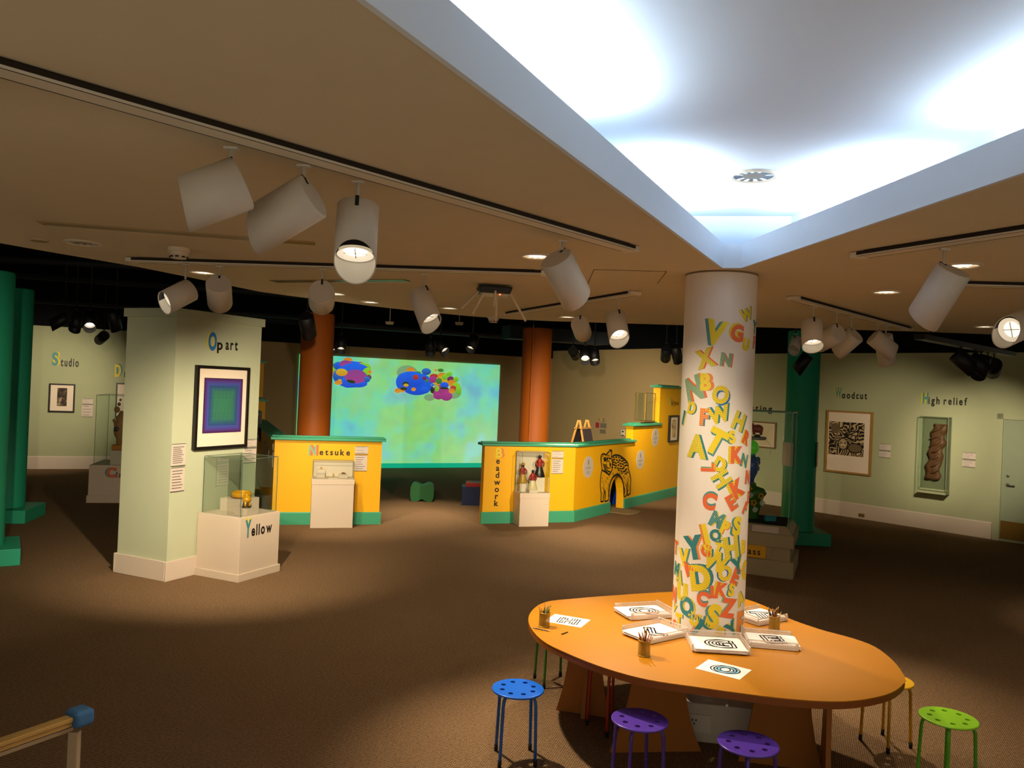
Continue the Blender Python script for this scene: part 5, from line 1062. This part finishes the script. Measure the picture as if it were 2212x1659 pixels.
# notice on the tan wall, thermostat
un, vn = WR.uv(1281, 945)
t = thing('wall_notice', 'small coloured notice printed on the tan wall beside the easel', 'notice', WR.at(un, vn), WR.rz)
def nb(x0, y0, x1, y1): a, c = WR.uv(x0, y1); bq, e = WR.uv(x1, y0); return ((a + bq) / 2 - un, -.003, (c + e) / 2 - vn), (abs(bq - a), .003, abs(e - c))
MB().box(*nb(1286.5, 913, 1294.5, 923.5)).build('red_square', mat('red notice square', '#a01c34', .6), t)
mb = MB()
for k in range(3): mb.box(*nb(1301, 904 + k * 3.2, 1307, 904.9 + k * 3.2))
for k in range(5): mb.box(*nb(1297, 915 + k * 2.1, 1310, 915.5 + k * 2.1))
for k in range(4): mb.box(*nb(1296, 928.5 + k * 2.2, 1308.5, 929 + k * 2.2))
mb.build('printed_lines', INK, t)
MB().box(*nb(1291.5, 903, 1294, 909)).build('red_mark', style('O'), t); MB().box(*nb(1295, 904, 1297, 909)).build('teal_mark', style('T'), t); MB().box(*nb(1298, 903, 1299.3, 909)).build('yellow_mark', style('Y'), t)
ut, vt = WR.uv(1347, 935); t = thing('thermostat', 'small white thermostat on the tan wall at the step of the partition', 'thermostat', WR.at(ut, vt), WR.rz)
bevel(MB().box((0, -.015, 0), (.13, .03, .16)).build('thermostat_body', RINGM, t), .006); MB().box((0, -.031, .035), (.07, .003, .04)).build('screen', BLACK, t); MB().box((0, -.031, -.065), (.09, .003, .02)).build('label_strip', BLACK, t)
# clear case behind the stepped partition
hp = BB.at(u2 + .75, z2 + .068, -.08)
t = thing('clear_dome_case', 'clear case standing on the stepped part of the yellow partition', 'display case', (hp.x, hp.y, hp.z), BB.rz)
mb = MB(); glass_box(mb, -.3, .3, -.1, .1, 0, .62, .012); mb.build('glass_cover', [PANE, mat('brass case edge', '#7a6430', .4, metal=.3)], t); MB().box((0, 0, .012), (.64, .22, .024)).build('wooden_base', mat('brown base', '#7a5a34', .5), t)
# ------------------------------------------------------------------ the orange table round the column
ZT = .68
TOPM = mat('orange laminate', '#b57408', .38, spec=.45, noise=.05, nscale=3, bump=.02, bscale=300); TEDGE = mat('brown table edge', '#8a4a12', .5, noise=.08); TLEG = mat('orange brown plywood', '#a36420', .6, noise=.08)
pxs = [(1142, 1345), (1150, 1318), (1180, 1300), (1240, 1293), (1340, 1285), (1450, 1278.5), (1540, 1279), (1600, 1291), (1650, 1308), (1700, 1334), (1770, 1359), (1840, 1378), (1890, 1397), (1930, 1428), (1952, 1458), (1953, 1475), (1925, 1496), (1870, 1510), (1800, 1515), (1700, 1509), (1600, 1497), (1500, 1483), (1400, 1468), (1310, 1444), (1230, 1413), (1170, 1382)]
outl = smooth([on_z(x, y, ZT).xy for x, y in pxs], 4, True)
TC = (1.45, 5.55)
t = thing('activity_table', 'large orange table with a wavy outline built round the white column', 'table', (TC[0], TC[1], 0))
lo = [(p[0] - TC[0], p[1] - TC[1]) for p in outl]
hole = [(CX - TC[0] + (CR + .012) * cos(2 * pi * k / 48), CY - TC[1] + (CR + .012) * sin(2 * pi * k / 48)) for k in range(48)]
o = MB().prism(lo, ZT - .006, ZT, holes=[hole]).build('tabletop', TOPM, t)
c0 = Vector((sum(p[0] for p in lo) / len(lo), sum(p[1] for p in lo) / len(lo)))
MB().prism([(p[0] - .002 * (1 if p[0] > 0 else -1), p[1]) for p in lo], ZT - .045, ZT - .006, holes=[hole], sm=True).build('table_edge', TEDGE, t)
def panel_leg(x, y, rz, tw, bw, th=.03, base=None):
    h = ZT - .045; n = 10; R_ = []; Lf = []
    for k in range(n + 1):
        q = k / n; wv = tw / 2 + (bw - tw) / 2 * (1 - q) ** 2.2; R_.append((wv, h * q)); Lf.append((-wv, h * q))
    M = Matrix.Translation((x - TC[0], y - TC[1], 0)) @ Matrix.Rotation(rz, 4, 'Z')
    return MB().prism(R_ + Lf[::-1], -th / 2, th / 2, 'y', 0, M).build('leg', TLEG, t)
panel_leg(.62, 5.78, -.25, .22, .40); panel_leg(.66, 5.86, 1.3, .2, .38)
panel_leg(1.05, 5.22, .12, .34, .62); panel_leg(1.83, 5.09, -.2, .33, .52); panel_leg(2.07, 4.96, 1.26, .26, .5); panel_leg(1.6, 6.4, .1, .24, .42)
# ------------------------------------------------------------------ stools
def smat(name, c): return mat(name, c, .3, spec=.5, noise=.02)
def make_stool(loc, rz, seat, leg, label):
    t = thing('round_stool', label, 'stool', loc, rz, 'round stools with eight holes in the seat')
    R_ = .16; out = [(R_ * cos(2 * pi * k / 48), R_ * sin(2 * pi * k / 48)) for k in range(48)]; hs = []
    for k in range(8):
        a = 2 * pi * k / 8 + .2; hs.append([(.105 * cos(a) + .0165 * cos(2 * pi * j / 16), .105 * sin(a) + .0165 * sin(2 * pi * j / 16)) for j in range(16)])
    mb = MB().prism(out, .438, .45, holes=hs); mb.tube([(R_ * cos(2 * pi * k / 48), R_ * sin(2 * pi * k / 48), .443) for k in range(48)], .0075, 8, close=True)
    mb.build('seat', seat, t)
    for k in range(4):
        a = pi / 4 + k * pi / 2; P = smooth([(.02, .428), (.09, .428), (.125, .42), (.142, .39), (.147, .33), (.158, .02)], 4)
        l = MB().tube([(p[0] * cos(a), p[0] * sin(a), p[1]) for p in P], .0105, 10).build('leg', leg, t)
        MB().tube([(.1575 * cos(a), .1575 * sin(a), .04), (.159 * cos(a), .159 * sin(a), 0)], .0125, 10).build('rubber_foot', mat('black rubber foot', '#121010', .7), l)
    return t
p = on_z(1119, 1486, .45); make_stool((p.x, p.y, 0), .12, smat('bright blue seat', '#0f63d8'), smat('blue leg', '#1c5aa8'), 'bright blue stool standing apart at the left of the table')
p = on_z(1382, 1553, .45); make_stool((p.x, p.y, 0), .3, smat('purple seat', '#5c3cae'), smat('purple leg', '#4a3396'), 'purple stool pulled up at the front of the table, near the pencil cup')
p = on_z(1616, 1604, .45); make_stool((p.x, p.y, 0), .5, smat('purple seat', '#5c3cae'), smat('purple leg', '#4a3396'), 'nearest purple stool, low in front of the socket plinth, half in light')
p = on_z(2049, 1549, .45); make_stool((p.x, p.y, 0), .3, smat('lime seat', '#96d42a'), smat('lime leg', '#57a81e'), 'lime green stool beyond the right end of the table')
p = on_z(1912, 1607, 0); make_stool((p.x, p.y, 0), .45, smat('golden seat', '#d9a51a'), smat('golden leg', '#c08a14'), 'yellow stool tucked under the right end of the table')
p = on_z(1193, 1474, 0); make_stool((p.x, p.y, 0), .3, smat('leaf green seat', '#3a8a2c'), smat('leaf green leg', '#3f7a28'), 'green stool pushed under the left end of the table')
p = on_z(1316, 1572, 0); make_stool((p.x, p.y, 0), .55, smat('red seat', '#a3271c'), smat('red leg', '#a82c1c'), 'red stool pushed under the table behind the front purple stool')
# ------------------------------------------------------------------ trays, papers, pencils
TRAY = frosted('milky plastic', '#e8dfd6', .25); PAP = mat('white paper', '#efe8e6', .7, noise=.01); PENC = mat('pencil line', '#3c3836', .8, noise=0)
def tray_with_paper(x, y, rz, wl, dp, ch, label, drot=0, hw=.055, stack=.022):
    """open fronted letter tray: local -y is the open side; wl along x, dp along y"""
    p = on_z(x, y, ZT); t = thing('paper_tray', label, 'tray', (p.x, p.y, ZT), rz, 'milky trays round the column')
    def wall(mb, a, bq, h0, h1):
        d = (Vector(bq) - Vector(a)); L = d.length; d.normalize(); n = Vector((-d.y, d.x, 0)) * .002
        nb_ = max(6, int(L / .012))
        mb.add([Vector(a) + Vector((0, 0, 0)), Vector(bq), Vector(bq) + Vector((0, 0, .014)), Vector(a) + Vector((0, 0, .014))], [(0, 1, 2, 3)])
        rail = h1 - .012; q = [Vector(a) + n * 0 + Vector((0, 0, rail)), Vector(bq) + Vector((0, 0, rail)), Vector(bq) + Vector((0, 0, h1)), Vector(a) + Vector((0, 0, h1))]; mb.add(q, [(0, 1, 2, 3)])
        for z0 in (.024, .034, .044):
            if z0 < rail: mb.add([Vector(a) + Vector((0, 0, z0 - .004)), Vector(bq) + Vector((0, 0, z0 - .004)), Vector(bq) + Vector((0, 0, z0 + .003)), Vector(a) + Vector((0, 0, z0 + .003))], [(0, 1, 2, 3)])
        for k in range(nb_ + 1):
            c = Vector(a) + d * (L * k / nb_); mb.add([c - d * .002 + Vector((0, 0, .01)), c + d * .002 + Vector((0, 0, .01)), c + d * .002 + Vector((0, 0, rail)), c - d * .002 + Vector((0, 0, rail))], [(0, 1, 2, 3)])
    a, bq = wl / 2, dp / 2
    MB().box((0, 0, .006), (wl, dp, .003)).build('tray_floor', TRAY, t)
    mb = MB(); wall(mb, (-a, bq, .004), (a, bq, .004), 0, hw + .012); mb.build('rear_wall', TRAY, t)
    for s in (-1, 1):
        mb = MB(); wall(mb, (s * a, -bq, .004), (s * a, bq, .004), 0, hw); mb.build('side_wall', TRAY, t)
    for s in (-1, 1):
        bevel(MB().box((s * a, -bq + .01, .03), (.012, .02, .05)).build('corner_post', TRAY, t), .004); bevel(MB().box((s * a, bq, .035), (.012, .008, .06)).build('corner_post', TRAY, t), .004)
    # the sheets inside
    q = thing('paper_stack', 'stack of drawing sheets in the ' + label.replace(', behind the pencil cup', '').replace(', in front of the column', ''), 'paper stack', (p.x, p.y, ZT + .0085), rz, 'stacks of colouring sheets'); pw, pd = wl - .03, dp - .004
    mb = MB(); rr = random.Random(len(label)); z = 0
    while z < stack: mb.box((rr.uniform(-.005, .005), -.012 + rr.uniform(-.012, .008), z + .0013), (pw, pd, .0026), 0, Matrix.Rotation(rr.uniform(-.03, .03), 4, 'Z')); z += .0028
    s = mb.build('sheets', PAP, q); s['kind'] = 'stuff'
    drawing(q, ch, z + .0008, .15, drot, (0, -.012)); return t
def drawing(parent, ch, z, h, rot, off=(0, 0), fill=None):
    M = Matrix.Translation((off[0], off[1], z)) @ Matrix.Rotation(rot, 4, 'Z'); mb = MB()
    for dx, dy in ((0, 0), (.16 * h, -.05 * h)):
        vs, fs, wd = text_mesh(ch, .05, .02); mb.add([((x - wd / 2) * h * 1.15 + dx, (y - .5) * h + dy, 0) for x, y in vs], fs, 0, M)
    for k in range(7): mb.box((-h * .5 + k * .016, h * .62, 0), (.008, .0015, .0002), 0, M)
    mb.build('outline_drawing', PENC, parent)
    if fill:
        vs, fs, wd = text_mesh(ch, .05); MB().add([((x - wd / 2) * h * 1.15 + .12 * h, (y - .5) * h - .04 * h, -.0004) for x, y in vs], fs, 0, M).build('blue_shading', fill, parent)
tray_with_paper(1549, 1398, -.06, .37, .27, 'G', 'tray nearest the camera, in front of the column', 0)
tray_with_paper(1414, 1372, -.95, .27, .36, 'L', 'tray at the left front of the column, behind the pencil cup', .9)
tray_with_paper(1391, 1327, -1.25, .27, .36, 'O', 'tray at the left back of the column', 1.2)
tray_with_paper(1662, 1390, 1.42, .27, .33, 'E', 'tray at the right front of the column', -1.42)
tray_with_paper(1638, 1337, 2.15, .27, .33, 'T', 'tray half hidden behind the right side of the column', -2.1)
def sheet(x, y, rz, ch, label, fill=None, rot=0):
    p = on_z(x, y, ZT); t = thing('loose_sheet', label, 'paper', (p.x, p.y, ZT + .0004), rz); MB().box((0, 0, .0008), (.28, .216, .0012)).build('paper', PAP, t); drawing(t, ch, .0022, .12, rot, (0, 0), fill)
    return t
sheet(1563, 1446, -.62, 'O', 'loose sheet with a blue shaded letter O in front of the nearest tray', mat('pale blue pencil', '#86b4cf', .8, noise=.15, nscale=80), .45)
sheet(1226, 1341, -.42, 'H', 'loose sheet with a letter H beside the left pencil cup', None, .1)
CUP = mat('brass mesh', '#a8802c', .4, metal=.5, noise=.2, nscale=120); CUPT = frosted('brass wire mesh', '#a5822e', .3)
PCOL = [('#2f6a2c', 'green'), ('#a8271c', 'red'), ('#1f1a18', 'black'), ('#d9a020', 'yellow'), ('#7a4a20', 'brown'), ('#c9602a', 'orange'), ('#3a5a96', 'blue'), ('#e0c89a', 'natural')]
def pencil(loc, axis, L, ck, label, group):
    t = thing('coloured_pencil', label, 'pencil', loc, 0, group); A = Vector(axis).normalized(); M = A.to_track_quat('Z', 'X').to_matrix().to_4x4()
    MB().lathe([(.0036, 0), (.0036, L - .018)], 6, M=M, sm=False).build('pencil_shaft', mat('pencil ' + PCOL[ck][1], PCOL[ck][0], .4, noise=.03), t)
    MB().lathe([(.0036, L - .018), (.001, L - .003), (.0001, L)], 8, M=M, cap=False).build('sharpened_tip', mat('pencil wood tip', '#d2aa6a', .6), t); return t
def cup(x, y, seed, kinds, where, tall=None):
    p = on_z(x, y, ZT); t = thing('pencil_cup', 'brass mesh cup of pencils ' + where, 'pencil cup', (p.x, p.y, ZT + .001))
    MB().lathe([(.039, .004), (.039, .098)], 32, cap=False).build('mesh_wall', CUPT, t)
    mb = MB()
    for z in (.003, .098): mb.tube([(.04 * cos(2 * pi * k / 32), .04 * sin(2 * pi * k / 32), z) for k in range(32)], .003, 6, close=True)
    mb.lathe([(.039, 0), (.039, .003)], 24); mb.build('wire_rims', CUP, t)
    rr = random.Random(seed); N = 11
    for k in range(N):
        a = k * 2 * pi / N + rr.uniform(-.2, .2); r0 = rr.uniform(.004, .016); rt = rr.uniform(.022, .034) if k % 3 else rr.uniform(0, .012); L = rr.uniform(.14, .172); ck = kinds[k % len(kinds)]
        if k == 0 and tall: L = tall
        b0 = Vector((r0 * cos(a + 2.6), r0 * sin(a + 2.6), .006)); tp = Vector((rt * cos(a), rt * sin(a), .098))
        pencil(Vector((p.x, p.y, ZT)) + b0, tp - b0, L, ck, 'slim %s pencil standing in the brass cup %s' % (PCOL[ck][1], where), 'pencils in the cup ' + where)
cup(1175.5, 1353, 1, [7, 0, 0, 7, 4, 3, 0, 7, 2], 'at the left end of the table'); cup(1391, 1416, 2, [2, 1, 7, 3, 0, 1, 4, 3], 'in front of the left tray', .19); cup(1672, 1360, 3, [2, 4, 1, 7, 2, 4, 2], 'behind the right tray')
p = on_z(1152, 1356, ZT + .004); q = on_z(1190, 1364, ZT + .004); pencil((p.x, p.y, ZT + .004), q - p, (q - p).length, 2, 'long dark pencil lying by the left pencil cup', 'pencils lying on the table')
p = on_z(1213, 1370, ZT + .004); q = on_z(1229, 1364, ZT + .004); pencil((p.x, p.y, ZT + .004), q - p, (q - p).length, 2, 'short dark pencil lying right of the left pencil cup', 'pencils lying on the table')
# cards fixed to the sides of the far green column
for x0, y0, x1, y1, l in ((1718, 957, 1726, 1008, 'white card on the left side of the far green column'), (1779, 956, 1788, 1010, 'white card on the right side of the far green column')):
    p = on_y((x0 + x1) / 2, y1, 13.0); hgt = on_y(x0, y0, 13.0).z - p.z; sgn = 1 if x0 > 1750 else -1
    a = sgn * 1.15; n_ = Vector((sin(a), -cos(a))); cc_ = Vector((4.86, 13.16)) + n_ * .268
    o = bevel(MB().box((0, 0, hgt / 2), (.24, .008, hgt)).build('text_card', PAPERC), .001); o.location = (cc_.x, cc_.y, p.z); o.rotation_euler = (0, 0, a); tag(o, l, 'label card')
# ------------------------------------------------------------------ handrail at the lower left
ALU = mat('satin aluminium', '#b4a084', .4, metal=.35, noise=.08); BFOAM = mat('blue foam cap', '#35608c', .8, noise=.08, bump=.2); BRASS = mat('warm rail bar', '#c09a5a', .35, metal=.3, noise=.08)
pt = on_z(163, 1548, .92); e = on_z(-140, 1652, .92)
t = thing('handrail', 'short metal handrail ending in a blue foam cap at the lower left', 'handrail', (pt.x, pt.y, 0))
d = e - pt; d.z = 0; L = d.length; rz = atan2(d.y, d.x); R0_ = Matrix.Rotation(rz, 4, 'Z')
bevel(MB().box((L / 2 + .01, 0, .92), (L, .05, .018), 0, R0_).build('top_bar', BRASS, t), .003); MB().box((L / 2 + .01, 0, .875), (L, .012, .016), 0, R0_).build('lower_bar', ALU, t); MB().box((L / 2, .015, .9), (L, .006, .016), 0, R0_).build('middle_strip', BRASS, t)
bevel(MB().box((-.0, 0, .43), (.042, .03, .86)).build('post', ALU, t), .003)
bevel(MB().box((-.018, 0, .915), (.085, .095, .07), 0, R0_).build('foam_cap', BFOAM, t), .02, 4)
